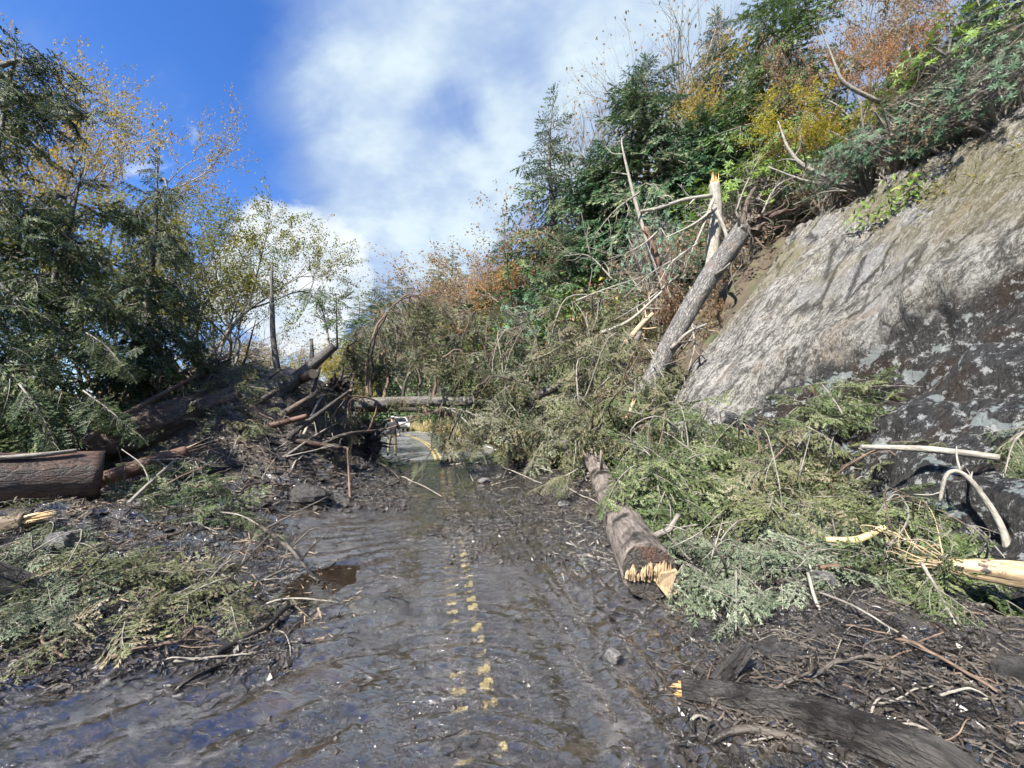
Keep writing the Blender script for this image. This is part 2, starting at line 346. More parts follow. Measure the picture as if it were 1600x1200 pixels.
def height(x, y, fine=True):
    x = np.asarray(x, float); y = np.asarray(y, float)
    c = xc(y); d = c - x; s = (x - c - BASE) / 1.017
    w = ss(y, 8.5, 12.5)                                      # rock -> wooded slope
    s0 = np.maximum(s, 0)
    rock = np.minimum(1.19 * s0, 7.35 + .62 * np.maximum(s0 - 6.2, 0))
    wood = np.where(s0 < 18, .95 * s0, 17.1 + .72 * (s0 - 18))
    z = rock * (1 - w) + wood * w
    z = np.minimum(z, 34 + .1 * z)
    z = z + np.where(s0 > 0, 1, 0) * ss(s0, 0, 3) * (1.1 * fbm(x * .22, y * .22, 3) + .35 * fbm(x * .9, y * .9, 3)) * (w * .8 + .2)
    z = z - 2.2 * rockmask(x, y)
    z = z - ss(d, 8.5, 30) * 7 + ss(d, 4, 9) * .25 * (1 + 2 * fbm(x * .5, y * .5, 3))
    off = ss(np.abs(x - c), 2.5, 4.5)
    m = 0
    for mx, my, hgt, rx, ry in MOUNDS:
        g = np.exp(-((x - mx) / rx) ** 2 - ((y - my) / ry) ** 2) * hgt; z = z + g; m = m + g
    if fine:
        k = np.clip(m * 2.2, 0, 1)
        z = z + k * (.20 * fbm(x * 1.6, y * 1.6, 3) + .10 * fbm(x * 5, y * 5, 3))
        near = ss(y, 15.5, 13.5) * (1 - ss(s, 0, .4))
        b = x - (.1 - .185 * y)                               # metres right of the yellow lines
        mud = .030 * fbm(x * 1.1 + 4, y * .8, 2) + .016 * np.abs(fbm(x * 4.2 + .4 * y, y * 6.2, 3)) + .010 * fbm(x * 12, y * 16, 2, .6)
        # smears pulled sideways by the scraper blade, left of the centre
        smear = .014 * np.sin(17 * (y * .9 - x * .55) + 5 * fbm(x * .8, y * .8, 2)) * ss(b, -.25, -.8) * ss(b, -3.2, -2.0)
        # tyre lugs: two bars of chevrons beside the lines
        lug = np.clip(np.sin(2 * PI * (y / .17 + np.abs(b - .12) * 2.0) + 1.2 * fbm(x * 2, y * 2, 2)), -.2, 1) * .014 * ss(np.abs(b - .10), .40, .30) * ss(y, 7.2, 5.2)
        b2 = b - 1.55
        lug2 = np.clip(np.sin(2 * PI * (y / .17 - b2 * 2.0) + 2.5 * fbm(x * 2, y * 2, 2)), -.3, 1) * .010 * ss(np.abs(b2), .42, .3) * ss(y, 9, 5)
        rut = -.03 * np.exp(-((b - .1) / .3) ** 2) - .02 * np.exp(-(b2 / .35) ** 2)
        rut = rut + .013 * np.sin(b * 26 + 1.5 * fbm(x * 1.5, y * .5, 2)) * ss(b, .5, .9) * ss(b, 3.0, 2.2) * ss(y, 12, 8)
        puddle = 0 * -.05 * np.exp(-((x + 1.95) / .55) ** 2 - ((y - 4.3) / .65) ** 2) - .05 * np.exp(-((x + 3.2) / 1.1) ** 2 - ((y - 2.1) / .55) ** 2)
        z = z + near * (mud * (1 - ss(b, -1.6, -2.6) * ss(y, 4.2, 3.2) * .72) + smear + lug + lug2 + rut + puddle)
        for px, py, rx, ry in PUDDLES:
            k = ss(1.25 - np.sqrt(((x - px) / rx) ** 2 + ((y - py) / ry) ** 2) + .5 * fbm(x * 2.2 + 5, y * 2.2, 3), 0, .5); z = z * (1 - k) - .05 * k + k * .008 * fbm(x * 9, y * 9, 2)
    return z
def gz(x, y): return float(height(np.array([x]), np.array([y]))[0])
_GX = np.arange(-16, 16.01, .06); _GY = np.arange(.6, 26, .06); _GT = height(_GX[:, None], _GY[None])
def hit(u, v, lift=0.0):
    """where the sight line through a point of the picture meets the terrain"""
    d = ray(u, v); Y = np.geomspace(1.2, 25.8, 320); P = np.array([0, 0, EYE])[None] + d[None] * (Y / d[1])[:, None]
    ix = np.clip(((P[:, 0] + 16) / .06).astype(int), 0, len(_GX) - 1); iy = np.clip(((Y - .6) / .06).astype(int), 0, len(_GY) - 1)
    k = np.nonzero(P[:, 2] < _GT[ix, iy] + lift)[0]
    return P[k[0] if len(k) else -1]

def make_ground():
    yf = np.concatenate([np.linspace(-25, .6, 26), np.geomspace(1.2, 15, 310), np.geomspace(15.3, 400, 80)])
    t = np.concatenate([np.linspace(-3.2, -1.3, 24), np.linspace(-1.28, 1.28, 460), np.linspace(1.3, 3.2, 24)]); tau = t / 3.2
    Y = np.repeat(yf[:, None], len(t), 1); X = t[None] * (.5 + np.maximum(Y, 1.0) + np.maximum(-Y, 0) * .8)
    X = X + np.where(Y > 60, 0, 0)
    Z = height(X, Y)
    g = Geo(); n, m = X.shape
    i = np.arange(n - 1)[:, None] * m; j = np.arange(m - 1)[None]
    Q = np.stack([i + j, i + j + 1, i + m + j + 1, i + m + j], -1).reshape(-1, 4)
    c = xc(Y); s = (X - c - BASE) / 1.017; d = c - X
    # tint: 0 wet mud, 1 forest floor
    soil = np.clip(ss(s, .3, 1.6) * (1 - rockmask(X, Y)) + ss(d, 7, 9.5) + ss(Y, 16, 22) * ss(np.abs(X - c), 3.6, 5), 0, 1)
    mm = sum(np.exp(-((X - q[0]) / q[3]) ** 2 - ((Y - q[1]) / q[4]) ** 2) * q[2] for q in MOUNDS); soil = np.maximum(soil, .72 * ss(mm, .3, .9))
    tc = np.stack([X, Y, np.zeros_like(X)], -1).reshape(-1, 3)
    g.add(np.stack([X, Y, Z], -1), Q, 0, soil.ravel(), tc, True)
    m_, t_, b = new_mat('wet_mud'); p = pos(t_); f = t_.attr('tint')
    n1 = t_.noise(p, 1.3, 4, .6, .4); n2 = t_.noise(t_.mapping(p, scale=(.75, 1.25, 1)), 21, 5, .68, .5); n3 = t_.noise(p, 75, 4, .7); n5 = t_.noise(p, 5.5, 3, .5)
    mp = t_.mapping(p, rot=(0, 0, .45), scale=(8, 27, 12)); n4 = t_.noise(mp, 2.6, 5, .68, .9)
    clod = t_.step(n2, .40, .64)
    mud = t_.mix(clod, (.011, .009, .007), (.050, .040, .032))
    mud = t_.mix(t_.step(n1, .52, .70), mud, t_.mix(n2, (.030, .022, .016), (.075, .056, .040)))
    mud = t_.mix(t_.step(n3, .63, .74), mud, (.085, .072, .058))
    floor = t_.mix(n2, (.024, .018, .012), (.12, .086, .05)); floor = t_.mix(t_.step(n1, .5, .66), floor, (.055, .07, .022))
    sp = t_.new('ShaderNodeSeparateXYZ'); t_.l.new(p, sp.inputs[0])
    bb = t_.math('ADD', sp.outputs[0], t_.math('SUBTRACT', t_.math('MULTIPLY', sp.outputs[1], .185), .1))     # metres right of the centre line
    line = t_.math('ADD', t_.step(t_.math('ABSOLUTE', t_.math('SUBTRACT', bb, .05)), .056, .042), t_.step(t_.math('ABSOLUTE', t_.math('SUBTRACT', bb, .235)), .050, .034))
    bars = t_.math('SINE', t_.math('MULTIPLY', t_.math('ADD', sp.outputs[1], t_.math('MULTIPLY', bb, -.35)), 37.0))
    pw = t_.math('ADD', t_.math('ADD', t_.math('MULTIPLY', t_.noise(p, 24, 5, .7), .75), t_.math('MULTIPLY', bars, .11)), t_.math('MULTIPLY', t_.noise(t_.mapping(p, loc=(3, 1, 0)), 2.6, 2), .55))
    pm = t_.math('MULTIPLY', t_.math('MULTIPLY', t_.step(pw, .67, .80), line), t_.step(sp.outputs[1], 14.5, 13.5))
    gap = t_.math('MULTIPLY', t_.step(sp.outputs[1], 5.7, 6.0), t_.step(sp.outputs[1], 8.6, 8.3)); pm = t_.math('MULTIPLY', pm, t_.math('SUBTRACT', 1, gap))
    mud = t_.mix(t_.math('MULTIPLY', pm, .95), mud, t_.mix(n3, (.16, .125, .05), (.46, .36, .14)))
    col = t_.mix(f, mud, floor)
    wet = t_.step(t_.math('ADD', t_.math('MULTIPLY', n1, .7), t_.math('MULTIPLY', n2, .3)), .40, .58)
    rg = t_.math('ADD', t_.math('ADD', .13, t_.math('MULTIPLY', wet, .15)), t_.math('MULTIPLY', t_.step(n3, .5, .75), .15))
    rg = t_.math('ADD', t_.math('MULTIPLY', rg, t_.math('SUBTRACT', 1, f)), t_.math('MULTIPLY', f, .9))
    hgt = t_.math('ADD', t_.math('MULTIPLY', n2, 1.0), t_.math('ADD', t_.math('MULTIPLY', n4, 1.0), t_.math('MULTIPLY', n3, .34)))
    lug = t_.math('SINE', t_.math('MULTIPLY', t_.math('ADD', t_.math('ADD', sp.outputs[1], t_.math('MULTIPLY', n5, .10)), t_.math('MULTIPLY', t_.math('ABSOLUTE', t_.math('SUBTRACT', bb, .14)), .42)), 37.0))
    lugm = t_.math('MULTIPLY', t_.step(t_.math('ABSOLUTE', t_.math('SUBTRACT', bb, .14)), .46, .34), t_.step(sp.outputs[1], 8.0, 5.0))
    trk = t_.math('SINE', t_.math('MULTIPLY', t_.math('ADD', bb, t_.math('MULTIPLY', n5, .09)), 52.0)); trm = t_.math('MULTIPLY', t_.step(bb, .6, .9), t_.step(bb, 2.6, 2.0))
    scr = t_.math('SINE', t_.math('MULTIPLY', t_.math('ADD', t_.math('ADD', sp.outputs[1], t_.math('MULTIPLY', bb, -.62)), t_.math('MULTIPLY', n5, .16)), 44.0)); scm = t_.math('MULTIPLY', t_.step(bb, -.35, -.8), t_.step(bb, -3.4, -2.4))
    hgt = t_.math('ADD', hgt, t_.math('ADD', t_.math('MULTIPLY', t_.math('MULTIPLY', t_.step(lug, .1, .9), lugm), .22), t_.math('ADD', t_.math('MULTIPLY', t_.math('MULTIPLY', trk, trm), .10), t_.math('MULTIPLY', t_.math('MULTIPLY', scr, scm), .06))))
    hgt = t_.math('ADD', hgt, t_.math('MULTIPLY', t_.math('SUBTRACT', n5, .5), .5))
    lev = t_.math('ADD', 1.0, t_.math('MULTIPLY', t_.step(n1, .30, .66), .26))                     # how high the water film stands
    film = t_.step(t_.math('SUBTRACT', lev, hgt), -.02, .05)
    hgt = t_.math('MAXIMUM', hgt, lev)
    rg = t_.math('MULTIPLY', rg, t_.math('SUBTRACT', 1, t_.math('MULTIPLY', t_.math('MULTIPLY', film, .75), t_.math('SUBTRACT', 1, f))))
    set_b(t_, b, Base_Color=col, Roughness=rg, Normal=t_.bump(hgt, 1.0, .036)); b.inputs['Specular IOR Level'].default_value = .75
    t_.l.new(t_.math('MULTIPLY', t_.math('SUBTRACT', 1, f), 1.0), b.inputs['Coat Weight']); b.inputs['Coat Roughness'].default_value = .10; b.inputs['Coat IOR'].default_value = 2.1; t_.l.new(t_.bump(hgt, 1.0, .026), b.inputs['Coat Normal'])
    o = g.build('muddy_ground', m_); tag(o, kind='structure'); o['label'] = 'dark wet mud covering the road and its banks'
    return o
GROUND = make_ground()

def make_puddles():
    m, t, b = new_mat('muddy_water'); n = t.noise(pos(t), 14, 3)
    set_b(t, b, Base_Color=(.016, .011, .007), Roughness=.03, Normal=t.bump(n, .12, .01)); b.inputs['Specular IOR Level'].default_value = .6
    for (x, y, rx, ry) in PUDDLES:
        a = np.linspace(0, 2 * PI, 25)[:-1]; V = np.stack([x + 1.5 * rx * np.cos(a), y + 1.5 * ry * np.sin(a), np.full(24, -.03)], -1)
        V = np.concatenate([V, [[x, y, -.03]]]); g = Geo(); j = np.arange(24)
        g.add(V, np.stack([np.full(24, 24), j, (j + 1) % 24], -1)); o = g.build('puddle', m); tag(o, 'brown puddle of standing water in the mud', kind='structure')
make_puddles()

def strip(b0, b1, y0, y1, z, mat, name, parent=None, n=60, follow=False):
    ys = np.linspace(y0, y1, n); nx = 1 / np.sqrt(1 + np.gradient(xc(ys), ys) ** 2); L = np.stack([xc(ys) + b0 / nx, ys], -1); Rr = np.stack([xc(ys) + b1 / nx, ys], -1)
    P = np.stack([L, Rr], 1).reshape(-1, 2); zz = z + (height(P[:, 0], P[:, 1]) if follow else 0) * np.ones(len(P)); i = np.arange(n - 1) * 2
    g = Geo().add(np.column_stack([P, zz]), np.stack([i, i + 1, i + 3, i + 2], -1), 0, .5, np.column_stack([P, zz]), True); return g.build(name, mat, parent)
def make_road():
    m, t, b = new_mat('asphalt'); p = pos(t)
    n = t.noise(p, 3, 5); n2 = t.noise(t.mapping(p, scale=(.6, 2.2, 1)), 1.1, 4)
    set_b(t, b, Base_Color=t.mix(n, (.13, .135, .145), (.20, .205, .215)), Roughness=t.step(n2, .3, .7, .16, .36), Normal=t.bump(n, .3, .01))
    road = strip(-3.6, 3.6, 14.6, 140, .035, m, 'road', n=120); tag(road, 'open asphalt road beyond the fallen trees', kind='structure')
    ye = plain_mat('yellow_paint', (.42, .31, .09), .6, .2, 30)
    wh = plain_mat('white_paint', (.7, .7, .68), .6)
    for k, q in enumerate((-.16, .06)): strip(q, q + .1, 15, 140, .040, ye, 'lane_line', road, 120)
    for q in (-3.3, 3.2): strip(q, q + .1, 16, 140, .040, wh, 'edge_line', road, 120)
make_road()

def make_rock():
    ps = np.concatenate([np.linspace(-7, .5, 30), np.linspace(.55, 11.5, 260)]); qs = np.linspace(-.9, 10.2, 250)
    Pp, Qq = np.meshgrid(ps, qs, indexing='ij')
    edge = interp_edge(LEFT_EDGE, Qq) + .35 * fbm(Qq * .9, Qq * 0 + 3.3, 3)
    top = 9.0 + .5 * fbm(Pp * .6, Pp * 0 + 5, 3)
    ql = np.interp(Pp, [e[0] for e in sorted(LEDGE)], [e[1] for e in sorted(LEDGE)]) + .30 * fbm(Pp * 1.1, Pp * 0 + 8, 3)
    ql = np.where(Pp < min(e[0] for e in LEDGE), ql, ql)
    under0 = ss(ql + .6 - Qq, 0, .8)
    bul = .55 * fbm(Pp * .45 + 3, Qq * .3 + 1, 3)
    sk = Pp + .16 * Qq
    streak = .26 * fbm(sk * 2.1, Qq * .35 + 4, 4, .55) + .11 * fbm(sk * 9, Qq * 1.3, 3, .6) + .05 * fbm(sk * 24, Qq * 6, 2)
    step = (1 - under0) * .16 * (np.floor((sk * .75 + .5 * fbm(sk * .8, Qq * .5, 2)) * 2.2) % 3) / 3
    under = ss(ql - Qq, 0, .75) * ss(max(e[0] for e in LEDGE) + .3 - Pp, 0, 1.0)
    rec = -(.62 * under - .30 * ss(ql - Qq, .5, 3.2) * under) + .14 * ss(Qq - ql, .5, 0) * (1 - under)
    rough_low = under * (.50 * fbm(Pp * .9 + 9, Qq * 1.5, 3, .5) + .14 * fbm(sk * 5, Qq * 2.5, 3))
    disp = bul + (streak + step) * (1 - .7 * under) + rec + rough_low
    disp = disp - 1.3 * ss(Pp - edge, -.35, .35) - 1.2 * ss(Qq - top, -.3, .5)
    D = disp + .12
    X = RO + Pp[..., None] * EP + Qq[..., None] * EQ + D[..., None] * EN
    n, m = Pp.shape; i = np.arange(n - 1)[:, None] * m; j = np.arange(m - 1)[None]
    F = np.stack([i + j, i + m + j, i + m + j + 1, i + j + 1], -1).reshape(-1, 4)
    tc = np.stack([sk, Qq, D], -1).reshape(-1, 3)
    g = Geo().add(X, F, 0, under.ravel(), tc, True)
    m_, t, b = new_mat('rock'); tc = t.attr('tc', True); w = t.attr('tint')
    s1 = t.noise(t.mapping(tc, scale=(8, 1.3, 6)), 1.7, 9, .74, .7); s2 = t.noise(t.mapping(tc, scale=(30, 7, 14)), 1.8, 8, .75, .5)
    bl = t.noise(t.mapping(tc, scale=(1, .5, 1)), .85, 4, .6, .3); fine = t.noise(t.mapping(tc, scale=(1.5, .8, 1)), 30, 6, .75)
    mixs = t.math('ADD', t.math('MULTIPLY', s1, .55), t.math('MULTIPLY', s2, .45))
    c = t.mix(t.step(mixs, .44, .57), (.085, .080, .072), (.47, .45, .41))
    c = t.mix(t.math('MULTIPLY', t.step(bl, .5, .68), .6), c, t.mix(s2, (.16, .165, .175), (.46, .455, .45)))
    c = t.mix(t.math('MULTIPLY', t.step(t.noise(t.mapping(tc, scale=(3, .5, 1), loc=(7, 2, 0)), 1.1, 5, .6), .54, .68), .5), c, (.26, .18, .10))
    c = t.mix(t.math('MULTIPLY', t.step(s2, .64, .74), .8), c, (.50, .47, .42))
    vc = t.new('ShaderNodeTexVoronoi'); vc.feature = 'DISTANCE_TO_EDGE'; t.l.new(t.mapping(tc, scale=(2.2, .38, 1)), vc.inputs['Vector']); vc.inputs['Scale'].default_value = 1.0; vc.inputs['Randomness'].default_value = 1.0
    crk = t.math('MULTIPLY', t.step(t.math('ADD', vc.outputs['Distance'], t.math('MULTIPLY', t.math('SUBTRACT', s2, .5), .12)), .045, .0), t.step(bl, .38, .6))
    c = t.mix(t.math('MULTIPLY', crk, .85), c, (.03, .026, .021))
    c = t.mix(t.step(fine, .565, .65), c, (.045, .038, .03))
    moss = t.math('MULTIPLY', t.step(t.noise(t.mapping(tc, loc=(2, 9, 1)), .7, 4, .6), .42, .60), .6)
    sep = t.new('ShaderNodeSeparateXYZ'); t.l.new(tc, sep.inputs[0])
    moss = t.math('MULTIPLY', moss, t.step(sep.outputs[1], 3.8, 7.5))
    c = t.mix(moss, c, t.mix(s2, (.10, .085, .025), (.27, .23, .09)))
    # wet black foot of the face, lichen and rust on it
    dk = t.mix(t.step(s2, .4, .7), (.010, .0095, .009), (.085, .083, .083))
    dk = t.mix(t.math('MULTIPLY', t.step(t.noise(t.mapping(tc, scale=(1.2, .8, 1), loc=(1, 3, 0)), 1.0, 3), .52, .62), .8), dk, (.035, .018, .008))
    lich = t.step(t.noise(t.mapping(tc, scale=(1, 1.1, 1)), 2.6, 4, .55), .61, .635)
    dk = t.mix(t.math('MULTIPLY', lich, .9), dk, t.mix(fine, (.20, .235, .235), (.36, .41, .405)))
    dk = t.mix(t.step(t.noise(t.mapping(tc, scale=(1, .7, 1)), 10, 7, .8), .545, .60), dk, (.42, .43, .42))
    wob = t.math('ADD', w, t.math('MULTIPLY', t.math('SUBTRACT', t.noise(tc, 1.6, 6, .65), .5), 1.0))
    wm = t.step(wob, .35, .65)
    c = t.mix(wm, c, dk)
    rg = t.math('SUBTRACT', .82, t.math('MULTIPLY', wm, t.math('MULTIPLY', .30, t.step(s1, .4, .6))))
    hgt = t.math('SUBTRACT', t.math('ADD', mixs, t.math('MULTIPLY', fine, .45)), t.math('MULTIPLY', crk, .5))
    set_b(t, b, Base_Color=c, Roughness=rg, Normal=t.bump(hgt, 1.0, .18))
    o = g.build('rock_slope', m_); tag(o, 'steep bare rock slope with diagonal streaks and a dark wet overhang', kind='structure'); return o
ROCK = make_rock()
# ---------------------------------------------------------------- foliage builders
def sprig_tpl(npair, w, top=2, seed=0):
    """a needle-covered twig tip along +X, length 1: barbs either side and above"""
    r = np.random.default_rng(seed); V = []
    for i in range(npair):
        t = i / npair; b2 = t + 1.0 / npair
        for sd in (-1, 1):
            V += [(t, 0, 0), (b2, 0, 0), (b2 + .16 + .1 * r.random(), sd * w * (1 - .35 * t) * r.uniform(.8, 1.1), .12 * w * r.uniform(-1, 1))]
    for i in range(top):
        t = (i + .3) / max(top, 1) * .8
        V += [(t, 0, 0), (t + .7 / top, 0, 0), (t + .5 / top + .22, w * .35 * r.uniform(-1, 1), w * .8)]
    V += [(.86, -.25 * w, 0), (.86, .25 * w, 0), (1.18, 0, 0)]
    return np.array(V)
def frames(D, up):
    X = unit(D); Z = up - X * np.sum(X * up, -1, keepdims=True); Z = unit(Z); return X, np.cross(Z, X), Z
def sprigs(g, Ps, D, up, L, tpl, tint, mat=0):
    Ps, D, up, L, tint = map(np.asarray, (Ps, D, up, L, tint))
    X, Y, Z = frames(D, up); k = len(tpl)
    V = Ps[:, None] + L[:, None, None] * (tpl[None, :, :1] * X[:, None] + tpl[None, :, 1:2] * Y[:, None] + tpl[None, :, 2:] * Z[:, None])
    g.add(V.reshape(-1, 3), np.arange(len(Ps) * k).reshape(-1, 3), mat, np.repeat(tint, k))
def rot_about(v, ax, a):
    v = np.asarray(v, float); ax = unit(ax); c, s = math.cos(a), math.sin(a)
    return v * c + np.cross(ax, v) * s + ax * np.dot(ax, v) * (1 - c)
def make_bough(L, tw, tpl, seed, droop=.25, hang=.25, spread=.42, gap=1.0, bare=.1, wood=True, sides=3):
    """a flat conifer bough along +X with up +Z: axis, branchlets and needle sprigs (mat 0 needles, 1 wood)"""
    r = np.random.default_rng(seed); g = Geo(); n = 10
    t = np.linspace(0, 1, n); ax = np.stack([t * L * (1 - .12 * droop), .05 * L * np.sin(t * 3 + seed), L * (.10 * t - droop * t * t)], -1)
    if wood: add_tube(g, ax, (.011 * L + .002) * (1 - .8 * t) + .0012, max(sides, 4), 0, False, seed, 1)
    Ps, Ds, Us, Ls, Ts = [], [], [], [], []
    bt = r.uniform(.2, .8)
    s = bare; side = 1
    while s < .985:
        f = s * (n - 1); k = min(int(f), n - 2); p = ax[k] + (ax[k + 1] - ax[k]) * (f - k); d = unit(ax[k + 1] - ax[k])
        up = unit(np.cross(d, np.cross([0, 0, 1.], d)))
        bl = (spread * L * (1 - s) ** .75 * min(1, .35 + s * 2.2) + .7 * tw) * r.uniform(.65, 1.15)
        bd = rot_about(d, up, side * rad(r.uniform(42, 66))); bd = unit(bd + np.array([0, 0, -hang * r.uniform(.2, 1.3)]))
        m = max(2, int(bl / (tw * .62 * gap))); q = np.linspace(0, 1, m + 1)
        pts = p + np.outer(q, bd) * bl + np.outer(q * q, [0, 0, -hang * .5 * bl])
        if wood and bl > tw * 1.3: add_tube(g, pts[[0, m // 2, m]], np.array([.005, .0035, .0015]) * (.5 + L * .6), sides, 0, False, seed, 1)
        for i in range(1, m + 1):
            dd = unit(pts[i] - pts[i - 1])
            for sd in (-1, 1):
                if r.random() < .12: continue
                e = rot_about(dd, up, sd * rad(r.uniform(28, 55))) + np.array([0, 0, r.uniform(-.35, .15)])
                Ps.append(pts[i - 1]); Ds.append(e); Us.append(up + r.normal(0, .25, 3)); Ls.append(tw * r.uniform(.65, 1.15) * (1.1 - .35 * q[i])); Ts.append(np.clip(bt + r.normal(0, .24), 0, 1))
        Ps.append(pts[-1] - bd * tw * .3); Ds.append(pts[-1] - pts[-2]); Us.append(up); Ls.append(tw * 1.1); Ts.append(np.clip(bt + .15, 0, 1))
        side = -side; s += tw * gap * .52 / L * r.uniform(.8, 1.25) + .004
    Ps.append(ax[-1]); Ds.append(ax[-1] - ax[-2]); Us.append(np.array([0, 0, 1.])); Ls.append(tw * 1.3); Ts.append(.6)
    sprigs(g, Ps, Ds, Us, Ls, tpl, Ts)
    return freeze(g)
class Unit:
    pass
def freeze(g):
    u = Unit(); u.V, u.T, u.C = g.arrays(); u.F = [(f, m, s) for f, m, s in g.F]; return u
def put(g, u, Mx, origin, scale=1.0, dt=0.0, matmap=None):
    """place a frozen unit: Mx rows are its X, Y, Z axes"""
    V = (u.V * scale) @ np.asarray(Mx) + np.asarray(origin)
    g.V.append((V, np.clip(u.T + dt, 0, 1), u.C))
    for f, m, s in u.F: g.F.append((f + g.n, m if matmap is None else matmap[m], s))
    g.n += len(V)
def aim(d, roll=0.0, up=(0, 0, 1.0)):
    d = unit(d); up = np.asarray(up, float)
    if abs(np.dot(d, up)) > .97: up = np.array([1., .3, 0])
    y = unit(np.cross(up, d)); z = np.cross(d, y)
    c, s = math.cos(roll), math.sin(roll); return np.array([d, y * c + z * s, -y * s + z * c])
TPL_N = [sprig_tpl(3, .27, 2, k) for k in range(2)]
TPL_M = sprig_tpl(3, .30, 2, 5)
TPL_F = sprig_tpl(2, .30, 1, 6)
NEAR = [make_bough(1.0, .10, TPL_N[k % 2], 100 + k, gap=1.15, droop=.12 + .1 * (k % 3), hang=.2 + .08 * (k % 4), spread=.36 + .05 * (k % 3)) for k in range(6)]
MIDB = [make_bough(1.0, .15, TPL_M, 200 + k, gap=1.1, droop=.15 + .1 * (k % 3), hang=.3 + .1 * (k % 3), spread=.38 + .04 * (k % 3)) for k in range(6)]
HANG = [make_bough(1.0, .12, TPL_M, 300 + k, droop=.1, hang=1.0, spread=.26, gap=1.15) for k in range(5)]
FARB = [make_bough(1.0, .165, TPL_F, 400 + k, droop=.2 + .08 * (k % 3), hang=.35, spread=.36, gap=1.1, wood=False) for k in range(5)]

def conifer(H, Rm, n, units, seed, clear=.12, droop=0.0, ragged=.25, power=.8, trunk_r=None, lean=(0, 0), top_up=.5, gaps=.0, two=False, sticks=10):
    """trunk and crown geometry of a standing conifer, foot at the origin"""
    r = np.random.default_rng(seed); tr = Geo(); cr = Geo(); trunk_r = trunk_r or H * .016
    z = np.linspace(-.6, H, 14); P = np.stack([lean[0] * (z / H) ** 2 * H + .01 * H * np.sin(z * .9 + seed), lean[1] * (z / H) ** 2 * H, z], -1)
    add_tube(tr, P, trunk_r * np.clip(1.06 - z / H, .05, 1.1), 9, .06, True, seed)
    def on(zz): return np.array([np.interp(zz, z, P[:, i]) for i in range(3)])
    ga = r.uniform(0, 6)
    for i in range(n):
        f = ((i + r.random()) / n); zz = H * (clear + (1 - clear) * (1 - (1 - f) ** .85)); h = (zz / H - clear) / (1 - clear)
        Ln = (Rm * ((1 - h) ** power) * (.55 + .45 * min(1, h * 5 + .25)) + .05 * H * (1 - h) + .02 * H) * r.uniform(1 - ragged, 1 + ragged * .6)
        if gaps and vn(zz * 1.3 + seed, ga) > .5 - gaps: continue
        az = i * 2.39996 + r.normal(0, .35); el = (h - .45) * top_up * 2 - droop + r.normal(0, .12)
        d = np.array([math.cos(az) * math.cos(el), math.sin(az) * math.cos(el), math.sin(el)])
        put(cr, units[r.integers(len(units))], aim(d, r.normal(0, .3)), on(zz), Ln, r.normal(0, .16))
        if two and r.random() < .7:
            put(cr, units[r.integers(len(units))], aim(rot_about(d, [0, 0, 1], r.normal(0, .5)), r.normal(0, .5)), on(zz) + d * Ln * .35 - np.array([0, 0, .04 * Ln]), Ln * .62, r.normal(0, .16))
    put(cr, units[0], aim((.1, 0, 1)), on(H * .93), H * .09)
    for i in range(sticks):                                   # dead lower branches
        zz = H * r.uniform(.04, clear + .15); az = r.uniform(0, 6.3); l = Rm * r.uniform(.3, .9); d = np.array([math.cos(az), math.sin(az), -.15])
        add_tube(tr, [on(zz), on(zz) + d * l * .5 + [0, 0, -.02 * l], on(zz) + d * l + [0, 0, -.2 * l]], [trunk_r * .16, trunk_r * .1, .004], 4, 0, False, seed)
    return tr, cr

def skeleton(H, seed, spread=.75, depth=4, r0=None, clear=.28, nb=(3, 5), up=.25, lean=(0, 0), fine=False, wig=.12):
    """a branching deciduous tree: wood geometry and the points where leaves grow (pos, dir)"""
    r = np.random.default_rng(seed); g = Geo(); tips = []; r0 = r0 or H * .016
    def grow(p, d, L, rr, k):
        n = 5 if k < 2 else 4; pts = [p]; dd = unit(d)
        for i in range(n - 1):
            dd = unit(dd + r.normal(0, wig, 3) + np.array([0, 0, up * .12])); pts.append(pts[-1] + dd * L / (n - 1))
        pts = np.array(pts); rad_ = np.linspace(rr, rr * .55, n)
        add_tube(g, pts, rad_, 7 if k == 0 else (5 if k < 2 else 3), .04 if k == 0 else 0, False, seed + k)
        if k >= depth - 1:
            for i in range(1, n): tips.append((pts[i], dd, L))
        if k >= depth: return
        m = r.integers(nb[0], nb[1] + 1)
        for j in range(m):
            f = r.uniform(.35, 1) if j < m - 1 else 1.0; x = f * (n - 1); i = min(int(x), n - 2); q = pts[i] + (pts[i + 1] - pts[i]) * (x - i)
            ax = unit(r.normal(0, 1, 3)); nd = unit(dd + unit(np.cross(dd, ax)) * spread * r.uniform(.5, 1.25) + np.array([0, 0, up * .35]))
            grow(q, nd, L * r.uniform(.58, .82), rr * .55 * r.uniform(.7, 1), k + 1)
    nst = 1
    base = np.array([0, 0, -.4]); tz = H * clear
    trunk = bez([base, [lean[0] * tz * .4, lean[1] * tz * .4, tz * .5], [lean[0] * tz, lean[1] * tz, tz]], 6)
    add_tube(g, trunk, np.linspace(r0 * 1.15, r0 * .8, 6), 8, .06, True, seed)
    for j in range(4):
        az = j * 1.7 + r.uniform(0, 1); d = np.array([math.cos(az) * spread * .75 + lean[0], math.sin(az) * spread * .75 + lean[1], 1.0])
        grow(trunk[-1] - [0, 0, tz * .12 * j], d, H * (1 - clear) * .40, r0 * .55, 1)
    return g, tips
